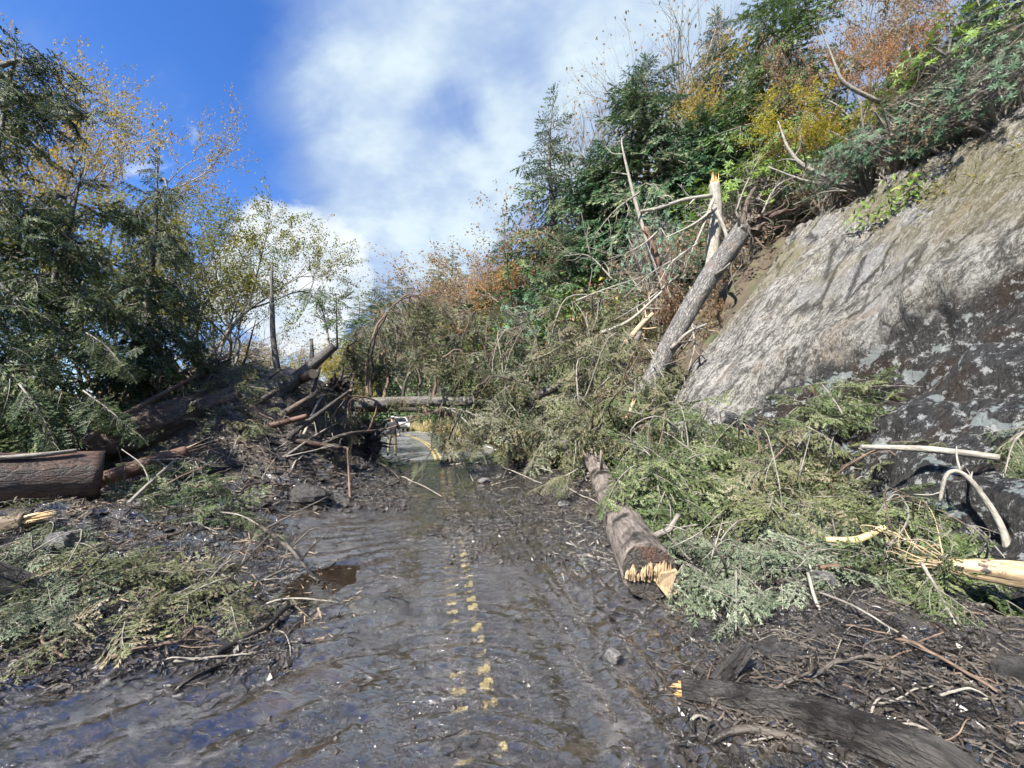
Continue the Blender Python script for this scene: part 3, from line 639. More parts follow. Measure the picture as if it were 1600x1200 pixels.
def leaves(tips, n, size, seed, spread=.22, long=1.5, flat=.4):
    """n leaves near the tips: folded diamonds"""
    r = np.random.default_rng(seed); g = Geo(); k = r.integers(0, len(tips), n)
    P = np.array([tips[i][0] for i in k]); Lg = np.array([tips[i][2] for i in k])[:, None]
    clump = r.normal(0, .2, len(tips))
    P = P + r.normal(0, 1, (n, 3)) * spread * Lg
    D = unit(r.normal(0, 1, (n, 3)) + [0, 0, -.35]); U = unit(r.normal(0, flat, (n, 3)) + [0, 0, 1.0])
    X, Y, Z = frames(D, U); s = (size * r.uniform(.6, 1.25, n))[:, None]
    V = np.stack([P, P + s * (.5 * long * X + .5 * Y + .12 * Z), P + s * long * X, P + s * (.5 * long * X - .5 * Y + .12 * Z)], 1)
    b = np.arange(n)[:, None] * 4
    g.add(V.reshape(-1, 3), np.concatenate([b + [0, 1, 2], b + [0, 2, 3]]), 0, np.repeat(np.clip(.5 + clump[k] + r.normal(0, .2, n), 0, 1), 4))
    return g
def whorl_shrub(H, Rr, n, leaf, seed, lean=(0, 0), nl=9):
    """rhododendron-like: crooked stems ending in whorls of long leaves"""
    r = np.random.default_rng(seed); w = Geo(); f = Geo(); Ps, Ds, Us, Ls, Ts = [], [], [], [], []
    stems = []
    for i in range(max(4, n // 14)):
        az = r.uniform(0, 6.3); q = np.array([math.cos(az) * Rr * r.uniform(.3, .8) + lean[0] * H, math.sin(az) * Rr * r.uniform(.3, .8) + lean[1] * H, H * r.uniform(.5, .85)])
        P = bez([np.array([0, 0, -.2]), q * [.35, .35, .5] + r.normal(0, .06 * H, 3), q], 6); add_tube(w, P, np.linspace(.022, .008, 6) * max(H, .8), 4, 0, False, i); stems.append(P)
    for i in range(n):
        v = r.normal(0, 1, 3); v[2] = abs(v[2]) * .9; v = unit(v) * r.uniform(.55, 1.05) ** .6
        c = np.array([v[0] * Rr + lean[0] * H, v[1] * Rr + lean[1] * H, H * .35 + v[2] * H * .65]); c = c + r.normal(0, .06 * Rr, 3)
        s = stems[r.integers(len(stems))]; b = s[r.integers(2, 6)]
        add_tube(w, bez([b, (b + c) / 2 + r.normal(0, .06, 3) * H, c], 4), [.009, .006, .005, .004], 3, 0, False, i)
        ax = unit(unit(c - [0, 0, H * .2]) + r.normal(0, .35, 3)); bt = r.uniform(.15, .8); a0 = r.uniform(0, 6)
        e1 = unit(np.cross(ax, [0.3, .2, 1])); e2 = np.cross(ax, e1)
        for j in range(nl):
            a = a0 + j * 2 * PI / nl * 1.03; d = math.cos(a) * e1 + math.sin(a) * e2
            Ps.append(c); Ds.append(d + ax * r.uniform(-.25, .6)); Us.append(ax + r.normal(0, .15, 3)); Ls.append(leaf * r.uniform(.7, 1.15)); Ts.append(np.clip(bt + r.normal(0, .1), 0, 1))
    T = np.array([(0, 0, 0), (.45, .15, .02), (.5, 0, -.04), (0, 0, 0), (.5, 0, -.04), (.45, -.15, .02), (.45, .15, .02), (1, 0, -.10), (.5, 0, -.04), (.5, 0, -.04), (1, 0, -.10), (.45, -.15, .02)])
    sprigs(f, Ps, Ds, Us, Ls, T, Ts)
    return w, f
# ---------------------------------------------------------------- standing trees
PROTO = {}
def proto(key, wood, crown, wm, cm):
    """mesh data for a kind of tree, ten metres tall unless built to size"""
    PROTO[key] = (wood.mesh(key + '_trunk', M[wm]), crown.mesh(key + '_crown', [M[cm], M['twig']]) if crown is not None else None)
def plant(name, key, label, cat, loc, sz=1.0, sxy=None, rz=0.0, group=None, tilt=(0, 0)):
    o = thing(name, label, cat, loc, group); o.scale = (sxy or sz, sxy or sz, sz); o.rotation_euler = (tilt[0], tilt[1], rz)
    w, c = PROTO[key]
    a = bpy.data.objects.new('trunk', w); COL.objects.link(a); a.parent = o
    if c is not None: b = bpy.data.objects.new('crown', c); COL.objects.link(b); b.parent = o
    return o
def stand(name, key, label, cat, u, topv, Y, w=1.0, rz=0.0, group=None, H0=10.0, sink=0.0, tilt=(0, 0)):
    """stand a tree on the terrain at depth Y under column u, tall enough to reach row topv"""
    p = at(u, topv, Y)
    while u > 555 and p[1] > 13 and p[0] - xc(p[1]) < 6.2: Y *= 1.04; p = at(u, topv, Y)     # keep clear of the road
    z0 = gz(p[0], p[1]) - sink; h = p[2] - z0
    return plant(name, key, label, cat, (p[0], p[1], z0), h / H0, h / H0 * w, rz, group, tilt)

def make_protos():
    for k in range(3):
        proto('spruce%d' % k, *conifer(10, 1.9 + .25 * k, 120, FARB, 10 + k, clear=.10, droop=.1, ragged=.35, gaps=.10, two=True), 'bark_grey', 'spruce')
    proto('spruce_open', *conifer(10, 2.1, 110, MIDB, 20, clear=.12, droop=.12, ragged=.4, gaps=.16, two=True, sticks=25), 'bark_grey', 'spruce')
    PROTO['spruce_open'][1].materials[0] = M['hemlock_light']
    proto('spruce_fine', *conifer(10, 1.7, 120, MIDB, 23, clear=.08, droop=.1, ragged=.45, gaps=.14, power=.9), 'bark_grey', 'spruce')
    for k in range(2):
        proto('hemlock%d' % k, *conifer(10, 2.9, 150 if k == 0 else 190, MIDB if k == 0 else FARB, 30 + k, clear=.05, droop=.25, ragged=.3, power=.62, two=True, sticks=30), 'bark_brown', 'hemlock')
    proto('young_fir', *conifer(10, 2.4, 110, FARB, 41, clear=.03, droop=.1, ragged=.25, power=.7, two=True), 'bark_brown', 'hemlock_light')
    for k in range(3):
        w, t = skeleton(10, 50 + k, spread=.7, depth=5, nb=(3, 4), clear=.2)
        proto('bare%d' % k, w, leaves(t, 500, .10, k), 'twig', 'leaf_tan')
    w, t = skeleton(10, 61, spread=.75, depth=4, nb=(3, 4), clear=.22)
    for key, n, mt in (('gold', 6000, 'leaf_gold'), ('orange', 5200, 'leaf_orange'), ('rust', 4600, 'leaf_rust'), ('tan', 7500, 'leaf_tan'), ('yellow', 8000, 'leaf_yellow'), ('red', 6500, 'leaf_red')):
        w, t = skeleton(10, 60 + len(PROTO), spread=.8, depth=5, nb=(3, 3), clear=.18)
        proto(key, w, leaves(t, int(n * 1.4), .085, 5 + n, spread=.14), 'twig', mt)
    w, t = skeleton(10, 85, spread=.7, depth=5, nb=(3, 4), clear=.22, lean=(.12, 0)); proto('birch', w, leaves(t, 22000, .050, 3, spread=.09), 'twig', 'leaf_yellowgreen')
    w, t = skeleton(10, 86, spread=.68, depth=5, nb=(3, 4), clear=.25); proto('birch_gold', w, leaves(t, 19000, .046, 4, spread=.075), 'twig', 'leaf_gold')
    for k in range(2): proto('rhodo%d' % k, *whorl_shrub(3.0, 1.8, 330, .16, 70 + k, nl=8), 'twig', 'leaf_rhodo')
    proto('rhodo_light', *whorl_shrub(3.0, 1.9, 260, .16, 74, nl=8), 'twig', 'leaf_rhodo_light')
    proto('laurel', *whorl_shrub(4.0, 2.3, 420, .14, 75, nl=8), 'twig', 'leaf_bluegreen')
    w, t = skeleton(3, 90, spread=1.0, depth=4, nb=(3, 4), clear=.12, r0=.03, up=.1); proto('brush', w, leaves(t, 700, .07, 9), 'twig', 'leaf_tan')
    w, t = skeleton(3, 91, spread=1.0, depth=4, nb=(3, 4), clear=.10, r0=.03, up=.1); proto('brush_green', w, leaves(t, 2600, .075, 10, spread=.35), 'twig', 'leaf_green')
    w, t = skeleton(3, 92, spread=1.0, depth=4, nb=(3, 4), clear=.10, r0=.03, up=.1); proto('brush_rust', w, leaves(t, 2000, .075, 11, spread=.35), 'twig_brown', 'leaf_rust')
make_protos()

HILL = 'trees on the slope above the road'
for a in (
    ('spruce_tree', 'spruce_fine', 'pointed ragged spruce standing out against the cloud at the edge of the slope', 'tree', 862, 148, 30, 1.15, .3),
    ('hemlock_tree', 'hemlock0', 'broadest and tallest of the dark green hemlocks above the slide', 'tree', 1005, 92, 22, 1.05, 1.0),
    ('hemlock_tree', 'hemlock1', 'dark green hemlock just above the snapped pale trunk', 'tree', 1095, 165, 20, .95, 2.0),
    ('hemlock_tree', 'hemlock1', 'dark green hemlock between the ragged spruce and the broadest hemlock', 'tree', 935, 222, 24, .95, 4.0),
    ('hemlock_tree', 'hemlock0', 'low dark hemlock at the foot of the ragged spruce', 'tree', 880, 355, 22, 1.1, 5.0),
    ('spruce_tree', 'spruce1', 'slim spruce with a pale green tip rising behind the gold tree', 'tree', 1117, 20, 29, .95, .8),
    ('spruce_tree', 'spruce_open', 'tall open spruce with yellowish green clumps beside the autumn maples', 'tree', 1205, -70, 19, 1.15, 1.4),
    ('fir_tree', 'young_fir', 'bright green young fir beside the orange bush', 'tree', 790, 352, 33, .9, .2),
    ('fir_tree', 'young_fir', 'small light green fir low down in front of the orange bush', 'tree', 830, 395, 27, .95, 2.2),
    ('fir_tree', 'young_fir', 'small bright green fir top poking out of the brown far slope', 'tree', 717, 455, 48, .8, 3.2),
    ('spruce_tree', 'spruce2', 'far spruce on the crest, second from the end of its row', 'tree', 706, 397, 72, 1.2, 0),
    ('spruce_tree', 'spruce0', 'far spruce at the upper end of the crest row', 'tree', 686, 406, 74, 1.2, 1),
    ('spruce_tree', 'spruce1', 'far dark spruce above the valley cloud, tallest of its cluster', 'tree', 629, 432, 70, 1.3, 2),
    ('spruce_tree', 'spruce2', 'far dark spruce in the middle of the cluster above the valley', 'tree', 609, 438, 70, 1.3, 3),
    ('spruce_tree', 'spruce0', 'far dark spruce at the valley end of the cluster', 'tree', 585, 446, 68, 1.4, 4),
    ('spruce_tree', 'spruce1', 'dim far spruce lowest on the descending ridge', 'tree', 562, 470, 72, 1.4, 5),
    ('bare_tree', 'bare0', 'bare grey twiggy tree behind the top of the broadest hemlock', 'tree', 1008, 38, 31, .8, 0),
    ('bare_tree', 'bare1', 'bare grey twiggy tree between the broadest hemlock and the pale spruce tip', 'tree', 1062, 42, 32, .85, 1),
    ('bare_tree', 'bare2', 'bare lilac grey tree beside the ragged spruce', 'tree', 912, 145, 36, .8, 2),
    ('bare_tree', 'bare0', 'bare lilac grey tree between ragged spruce and hemlock', 'tree', 948, 165, 38, .8, 3),
    ('maple_tree', 'gold', 'golden orange tree glowing behind the dark hemlocks', 'tree', 1100, 92, 25, .75, 1),
    ('maple_tree', 'rust', 'rust brown half bare tree below the ragged spruce', 'tree', 848, 300, 27, .9, 2),
    ('bush', 'orange', 'bright orange bush among the conifers at mid slope', 'bush', 806, 392, 29, .75, 0),
    ('maple_tree', 'tan', 'brown nearly bare tree on the far slope beside the young fir', 'tree', 752, 395, 50, 1.4, 0),
    ('bare_tree', 'bare1', 'grey brown bare tree on the far slope below the crest spruces', 'tree', 715, 420, 58, 1.4, 1),
    ('bare_tree', 'bare2', 'grey brown bare tree at mid height of the far slope', 'tree', 672, 445, 60, 1.5, 2),
    ('maple_tree', 'tan', 'dull tan tree on the far slope above the upright fallen boughs', 'tree', 690, 440, 52, 1.5, 3),
    ('bare_tree', 'bare0', 'bare tree low on the far ridge over the road', 'tree', 645, 470, 54, 1.5, 4),
    ('bare_tree', 'bare1', 'bare tree at the foot of the far ridge by the road', 'tree', 600, 495, 50, 1.5, 5),
    ('maple_tree', 'rust', 'rusty brown tree low on the far ridge', 'tree', 745, 440, 44, 1.2, 5),
    ('maple_tree', 'yellow', 'lemon yellow tree between open spruce and red maple', 'tree', 1280, 120, 13.2, 1.0, 0),
    ('maple_tree', 'red', 'red and orange maple leaning over the top of the rock', 'tree', 1350, 40, 12.2, .85, 1),
    ('maple_tree', 'tan', 'bronze leaved tree filling the sky above the red maple', 'tree', 1410, -50, 13.5, .9, 2),
    ('maple_tree', 'rust', 'thin rusty tree beside the crown of the open spruce', 'tree', 1280, 10, 17, .7, 3),
    ('maple_tree', 'tan', 'greyish tan tree highest above the rock near the picture corner', 'tree', 1500, -140, 14, .8, 4),
    ('bare_tree', 'bare2', 'bare tree with grey limbs behind the red maple', 'tree', 1330, -10, 16, .8, 4),
    ('maple_tree', 'gold', 'small gold tree at the lip of the rock under the red maple', 'tree', 1365, 190, 11.8, .8, 4),
):
    stand(*a, group=HILL)
r = np.random.default_rng(5)
SHR = 'shrubs on the slope above the road'
for a in (
    ('laurel_bush', 'laurel', 'blue green glossy bush under the orange bush', 'bush', 850, 440, 21, .75, 0),
    ('laurel_bush', 'laurel', 'blue green glossy bush among dead branches below the hemlock', 'bush', 1025, 318, 17, .6, 1),
    ('rhododendron', 'rhodo_light', 'yellow green rhododendron behind the torn roots of the leaning log', 'bush', 1160, 262, 15.5, 1.1, 2),
    ('rhododendron', 'rhodo_light', 'light green rhododendron between open spruce and torn roots', 'bush', 1225, 235, 15, 1.2, 3),
    ('rhododendron', 'rhodo0', 'dark green rhododendron at the notch in the rock edge', 'bush', 1385, 205, 11.2, 1.2, 1),
    ('rhododendron', 'rhodo1', 'dark rhododendron hanging over the rock lip below the gold tree', 'bush', 1440, 175, 10.2, 1.2, 2),
    ('rhododendron', 'rhodo0', 'dense dark rhododendron along the rock lip, second from the picture edge', 'bush', 1520, 100, 9.4, 1.25, 3),
    ('rhododendron', 'rhodo1', 'dense dark rhododendron at the picture edge above the rock', 'bush', 1600, 60, 8.6, 1.3, 4),
    ('rhododendron', 'rhodo_light', 'bright green rhododendron sprawling high above the rock lip', 'bush', 1500, 45, 10.4, 1.2, 5),
    ('rhododendron', 'rhodo0', 'shaded rhododendron behind the bright one in the upper corner', 'bush', 1575, 0, 10.5, 1.5, 5.5),
    ('rhododendron', 'rhodo1', 'shaded rhododendron below the bronze tree', 'bush', 1455, 95, 12.4, 1.5, .5),
    ('rhododendron', 'rhodo0', 'green rhododendron beside the top of the leaning log roots', 'bush', 1290, 245, 13.2, 1.2, .9),
    ('brush', 'brush_rust', 'rust coloured bush beside the middle of the leaning log', 'bush', 1045, 420, 13.5, .8, 0),
    ('brush', 'brush_rust', 'rust coloured bush below the low dark hemlock', 'bush', 935, 440, 17, 1, 1),
    ('brush', 'brush', 'bare tangled brush below the snapped pale trunk', 'bush', 1075, 330, 15, 1.0, 2),
    ('brush', 'brush', 'bare tangled brush beside the upper leaning log', 'bush', 1130, 335, 14, 1.0, 3),
    ('brush', 'brush', 'bare tangled brush below the blue green bush', 'bush', 985, 400, 16, 1.1, 4),
    ('brush', 'brush_green', 'leafy green brush at the foot of the conifers', 'bush', 905, 420, 19, 1.1, 5),
    ('brush', 'brush_green', 'leafy green brush under the bright young fir', 'bush', 800, 465, 22, 1.2, 6),
    ('brush', 'brush_green', 'leafy green brush between blue green bush and rust bush', 'bush', 880, 480, 16, 1.2, 2.5),
    ('brush', 'brush', 'grey brush at the foot of the leaning log', 'bush', 990, 500, 13, 1.0, 1.5),
    ('brush', 'brush', 'bare brush spilling over the rock lip under the dark rhododendron', 'bush', 1475, 205, 9.6, 1.2, 1.1),
    ('brush', 'brush', 'bare brush at the picture edge over the mossy rock lip', 'bush', 1590, 110, 8.3, 1.2, 2.1),
    ('brush', 'brush_rust', 'rusty brush above the rock lip beside the red maple', 'bush', 1330, 220, 12, 1.1, 3.1),
):
    H0 = 4.0 if a[1] == 'laurel' else 3.0
    stand(*a, group=SHR, H0=H0)
HIDDEN = ('beside the young fir above the fallen heap', 'low in front of the young fir', 'on the far ridge below the crest row', 'on the far ridge over the road bend', 'behind the bleached leaning pole', 'behind the neck of the snapped trunk', 'behind the yellow green rhododendron', 'between pale spruce tip and open spruce', 'under the open spruce', 'behind the lemon yellow tree', 'behind the bronze leaved tree', 'in the upper corner behind the rhododendrons', 'light green, in front of the ragged spruce', 'rising out of the fallen heap behind the level trunk', 'at the foot of the far ridge beside the road')
def lip(u, v, d=.0):
    p, q_ = rock_pq(u, v); return RO + p * EP + q_ * EQ + d * EN
for k, (u, v, key, sz, lb) in enumerate(((1350, 300, 'rhodo1', .55, 'dark rhododendron rooted in the notch of the rock lip'), (1400, 285, 'rhodo0', .62, 'dark rhododendron hanging over the lip above the leafy plant'), (1450, 262, 'brush', .6, 'bare brush hanging over the lip above the leafy plant'),
        (1490, 245, 'rhodo1', .6, 'dark rhododendron on the lip between two bare brushes'), (1530, 222, 'brush', .6, 'bare brush on the mossy lip under the dense rhododendrons'), (1570, 205, 'rhodo0', .6, 'dark rhododendron on the mossy lip nearest the picture edge'), (1620, 180, 'brush', .6, 'bare brush on the lip at the picture edge'))):
    c = lip(u, v, -.15); plant('rhododendron' if key[0] == 'r' else 'brush', key, lb, 'bush', c, sz, sz * 1.1, k * 1.3, SHR, tilt=(0, -.5))
# more of the wood, told apart only by where it stands on the slope
for k, (u, v, Y, key, w) in enumerate(((775, 430, 36, 'hemlock1', 1), (760, 470, 30, 'spruce2', 1), (700, 480, 40, 'spruce1', 1.2), (660, 500, 46, 'spruce0', 1.2), (970, 300, 27, 'hemlock1', 1), (1050, 240, 26, 'hemlock1', .9), (1150, 190, 24, 'spruce0', 1.2), (1180, 150, 27, 'hemlock1', 1), (1240, 170, 21, 'hemlock1', .9), (1300, 140, 20, 'spruce2', 1), (1420, 60, 19, 'hemlock1', .9), (1520, -20, 16, 'spruce1', 1.1), (870, 330, 34, 'young_fir', 1), (735, 500, 27, 'hemlock1', .9), (620, 520, 44, 'hemlock1', 1))):
    stand('conifer_tree', key, 'half hidden conifer ' + HIDDEN[k], 'tree', u, v, Y, w, k * 1.1, group='half hidden conifers of the wooded slope')

# valley side
VAL = 'trees on the valley side of the road'
stand('birch_tree', 'birch_gold', 'tall birch with thin gold leaves against the blue sky', 'tree', 125, 78, 16, .62, 0, group=VAL)
stand('birch_tree', 'birch_gold', 'golden birch at the picture edge behind the dark spruce', 'tree', -30, 0, 15, .55, 2, group=VAL)
stand('birch_tree', 'birch', 'leafy yellow green birch between dark spruce and bare snag', 'tree', 310, 232, 13.5, .95, 1, group=VAL)
stand('birch_tree', 'birch', 'lower yellow green birch nearest the bare snag', 'tree', 365, 330, 15, 1.1, 3, group=VAL)
stand('birch_tree', 'birch', 'yellow green birch half hidden behind the dark spruces', 'tree', 215, 300, 14, 1.0, 4, group=VAL)
stand('maple_tree', 'yellow', 'small yellow tree low beyond the debris by the bare snag', 'tree', 462, 510, 32, 1.3, 0, group=VAL)
stand('maple_tree', 'gold', 'small golden tree low beyond the leaning cut log', 'tree', 500, 540, 40, 1.3, 1, group=VAL)
stand('bare_tree', 'bare0', 'pale bare bush beyond the debris pile beside the birch', 'tree', 385, 470, 24, 1.1, 0, group=VAL)
stand('bare_tree', 'bare1', 'pale bare bush behind the broken log', 'tree', 345, 500, 20, 1.2, 2, group=VAL)
stand('maple_tree', 'tan', 'tan leafed small tree behind the debris pile', 'tree', 415, 530, 26, 1.4, 3, group=VAL)
stand('fir_tree', 'young_fir', 'light green young fir beyond the debris, under the valley cloud', 'tree', 540, 560, 36, 1.2, 3, group=VAL)
stand('maple_tree', 'yellow', 'yellow roadside tree seen through the gap under the trunk', 'tree', 550, 575, 48, 1.0, 4, group=VAL)
for k, (u, v, Y, key) in enumerate(((300, 520, 17, 'brush'), (380, 560, 15, 'brush_green'), (435, 575, 17, 'brush'), (240, 540, 15, 'brush'), (470, 590, 20, 'brush_green'), (330, 560, 14, 'brush_green'))):
    stand('brush', key, 'tangled brush ' + ('behind the broken log, bare', 'behind the foot of the bare snag, leafy', 'bare, beyond the leaning cut log', 'bare, nearest the verge spruces', 'leafy, at the far end of the debris pile', 'leafy, between broken log and thin snag')[k], 'bush', u, v, Y, 1.2, k, group='brush behind the debris pile', H0=3.0)

def near_spruce(name, label, base, H, Rm, n, seed, lean, mat='spruce_dark', clear=.1, droop=.3, gaps=.22, clumps=()):
    tr, cr = conifer(H, Rm, n, MIDB + HANG[:2], seed, clear=clear, droop=droop, ragged=.45, power=.55, lean=lean, gaps=gaps, two=True, sticks=26, trunk_r=.13)
    q = np.random.default_rng(seed + 40)
    for u, v, Y, k, w in clumps:                              # the heavy drooping limb ends
        c = at(u, v, Y) - np.asarray(base); root = np.array([0, 0, min(c[2] + .5, H * .95)])
        add_tube(tr, bez([root, (root + c) / 2 + [0, 0, .15], c], 8), np.linspace(.05, .012, 8), 5, 0, False, seed)
        for i in range(k):
            d = unit(c - root) * .6 + np.array([q.normal(0, .8), q.normal(0, .8), q.uniform(-1.1, .2)])
            for _ in range(2): put(cr, MIDB[q.integers(6)], aim(d + q.normal(0, .4, 3), q.normal(0, .6)), c + q.normal(0, .24, 3) * w, w * q.uniform(.3, .72), q.normal(0, .18))
    o = thing(name, label, 'tree', base, 'spruces at the verge')
    for gg, nm, mt in ((tr, 'trunk', M['bark_grey']), (cr, 'crown', [M[mat], M['twig']])):
        a = bpy.data.objects.new(nm, gg.mesh(nm, mt)); COL.objects.link(a); a.parent = o
    return o
def verge():
    for nm, lb, u, Y, tv, Rm, n, sd, lean, dr, cl in (
        ('spruce_tree', 'dark green spruce with a torn top at the picture edge, nearest of the verge spruces', 5, 6.6, 70, 1.25, 55, 1, (.02, 0), .2,
         [(70, 110, 6.4, 16, .75), (20, 140, 6.3, 16, .8), (115, 175, 6.4, 14, .6), (60, 185, 6.3, 14, .6), (-10, 220, 6.2, 10, .7), (20, 340, 6.2, 12, .8), (30, 470, 6.0, 12, .8), (10, 590, 5.8, 12, .8)]),
        ('spruce_tree', 'drooping green spruce next to the nearest one, over the big sawn log', 105, 7.4, 262, 1.5, 50, 2, (.04, 0), .35,
         [(75, 330, 7, 14, .8), (120, 390, 6.9, 16, .85), (80, 450, 6.8, 16, .9), (150, 470, 6.8, 16, .8), (110, 540, 6.7, 14, .8), (180, 555, 6.7, 12, .6), (60, 620, 6.4, 14, .8)]),
        ('spruce_tree', 'spruce with dangling boughs beside the yellow green birch', 255, 9.2, 245, 1.35, 48, 3, (-.03, 0), .3,
         [(210, 330, 8.9, 14, .9), (262, 300, 8.9, 12, .7), (265, 380, 8.8, 14, .8), (225, 430, 8.8, 14, .9), (285, 480, 8.8, 14, .85), (240, 520, 8.7, 14, .8), (300, 530, 8.7, 10, .6), (200, 600, 8.6, 14, .8)])):
        p = at(u, tv, Y); z0 = gz(p[0], p[1]) - .1
        near_spruce(nm, lb, (p[0], p[1], z0), p[2] - z0, Rm, n, sd, lean, droop=dr, gaps=.12 if sd > 1 else .16, clumps=cl)
verge()
# ---------------------------------------------------------------- logs, snags, roots
def disc(g, c, n, r, seed=0, cup=.0, sides=24, mat=0):
    """a sawn end: a slightly uneven disc facing n"""
    n = unit(n); e1 = unit(np.cross(n, [.3, .1, 1])); e2 = np.cross(n, e1); rings = (0, .35, .7, 1.0); V = []; tc = []
    rr = np.random.default_rng(seed + 5)
    for k in rings[1:]:
        for a in np.arange(sides) * 2 * PI / sides:
            q = k * r * (1 + .05 * math.sin(3 * a + seed) + .03 * math.sin(7 * a)); V.append(c + q * (math.cos(a) * e1 + math.sin(a) * e2) + n * (rr.normal(0, .006) * r + cup * (1 - k))); tc.append((q * math.cos(a), q * math.sin(a), 0))
    V.append(c + n * cup); tc.append((0, 0, 0)); z = len(V) - 1; s = sides; j = np.arange(s); j2 = (j + 1) % s
    n0 = g.n
    g.add(V, np.stack([np.full(s, z), j, j2], -1), mat, .5, np.array(tc) + 0.0)
    for b in (0, s): g.F.append((np.stack([b + j, b + s + j, b + s + j2, b + j2], -1) + n0, np.full(s, mat), False))
def splinters(g, c, n, r, seed, length=.35, count=22, lean=None, thick=.16):
    """a snapped end: upright shards of unequal length"""
    q = np.random.default_rng(seed); n = unit(n); e1 = unit(np.cross(n, [.3, .1, 1])); e2 = np.cross(n, e1)
    for i in range(count):
        a = q.uniform(0, 6.3); d = r * math.sqrt(q.random()) * .9; b = c + d * (math.cos(a) * e1 + math.sin(a) * e2) - n * .12 * length
        l = length * q.uniform(.25, 1.1) * (1 + (.7 * math.cos(a - (lean or 0)) if lean is not None else 0)); w = r * thick * q.uniform(.6, 1.6)
        t = b + n * l + (math.cos(a) * e1 + math.sin(a) * e2) * l * q.normal(.03, .10)
        m = (b + t) / 2; x1 = unit(np.cross(n, q.normal(0, 1, 3))); x2 = np.cross(n, x1)
        V = [b + x1 * w, b - x1 * w * .6 + x2 * w * .5, b - x1 * w * .6 - x2 * w * .5, m + x1 * w * .8, m - x1 * w * .5 + x2 * w * .4, m - x1 * w * .5 - x2 * w * .4, t]
        g.add(V, [(0, 1, 4), (0, 4, 3), (1, 2, 5), (1, 5, 4), (2, 0, 3), (2, 3, 5), (3, 4, 6), (4, 5, 6), (5, 3, 6)], 0, .5, np.array(V) * [1, 1, 1])
def fallen_log(name, label, pts, r, bark, ends=(None, None), cat='log', group=None, seed=0, sides=22, rough=.07, n=22, stubs=0, wood='wood_saw', split='wood_fresh', slen=.35, knob=.0):
    """a log through the points with radii r (start, end): bark, its sawn or splintered ends and branch stubs"""
    P = bez(pts, n); rr = np.interp(np.linspace(0, 1, n), np.linspace(0, 1, len(r)), r)
    o = thing(name, label, cat, P[0] - [0, 0, rr[0]], group); q = np.random.default_rng(seed + 77)
    g = Geo(); add_tube(g, P, rr, sides, rough, True, seed * 1.7); g.build('bark', M[bark], o)
    T = unit(np.gradient(P, axis=0))
    for k, e in ((0, ends[0]), (-1, ends[1])):
        if e is None: continue
        nn = T[k] * (-1 if k == 0 else 1); h = Geo()
        if e == 'cut': disc(h, P[k] + nn * .006, nn, rr[k] * .965, seed); h.build('cut_face', M[wood], o)
        elif e == 'split': splinters(h, P[k], nn, rr[k] * .9, seed + k, slen); h.build('splintered_end', M[split], o)
    for i in range(stubs):
        f = q.integers(2, n - 2); a = unit(np.cross(T[f], q.normal(0, 1, 3))); a[2] = abs(a[2]) * .8; a = unit(a + T[f] * .3); l = q.uniform(.06, .35) * (rr[f] / .2 + .3)
        h = Geo(); add_tube(h, [P[f] + a * rr[f] * .7, P[f] + a * (rr[f] + l * .6), P[f] + a * (rr[f] + l) + q.normal(0, .03, 3)], np.array([.16, .11, .07]) * rr[f] + .004, 6, 0, True, i); h.build('branch_stub', M['twig'], o)
    return o
def bent_branch(name, label, pts, r, mat, group=None, cat='branch', seed=0, sides=7, forks=0, flen=.4, rough=.05, n=None):
    """a bare branch or stick with side twigs"""
    P = bez(pts, n or max(8, len(pts) * 4)); rr = np.interp(np.linspace(0, 1, len(P)), [0, 1], r) if len(r) == 2 else np.interp(np.linspace(0, 1, len(P)), np.linspace(0, 1, len(r)), r)
    q = np.random.default_rng(seed + 31); P = P + np.cumsum(q.normal(0, .12, P.shape) * rr[:, None] * .5, 0) * np.linspace(0, 1, len(P))[:, None]
    g = Geo(); add_tube(g, P, rr, sides, rough, True, seed)
    T = unit(np.gradient(P, axis=0))
    if not forks:
        o = g.build(name, M[mat]); return tag(o, label, cat, group)
    o = thing(name, label, cat, P[0], group); g.build('stem', M[mat], o)
    for i in range(forks):
        f = q.integers(1, len(P) - 1); a = unit(T[f] * .8 + unit(np.cross(T[f], q.normal(0, 1, 3)))); l = flen * q.uniform(.4, 1.2)
        h = Geo(); k = bez([P[f], P[f] + a * l * .5 + q.normal(0, .08, 3) * l, P[f] + a * l + q.normal(0, .15, 3) * l], 6); add_tube(h, k, np.linspace(rr[f] * .55, rr[f] * .2 + .001, 6), max(4, sides - 2), 0, True, i)
        if q.random() < .6:
            b = unit(a + q.normal(0, .6, 3)); add_tube(h, [k[3], k[3] + b * l * .25, k[3] + b * l * .5 + q.normal(0, .05, 3) * l], [rr[f] * .3, rr[f] * .2, .001], 4, 0, False, i)
        h.build('side_twig', M[mat], o)
    return o

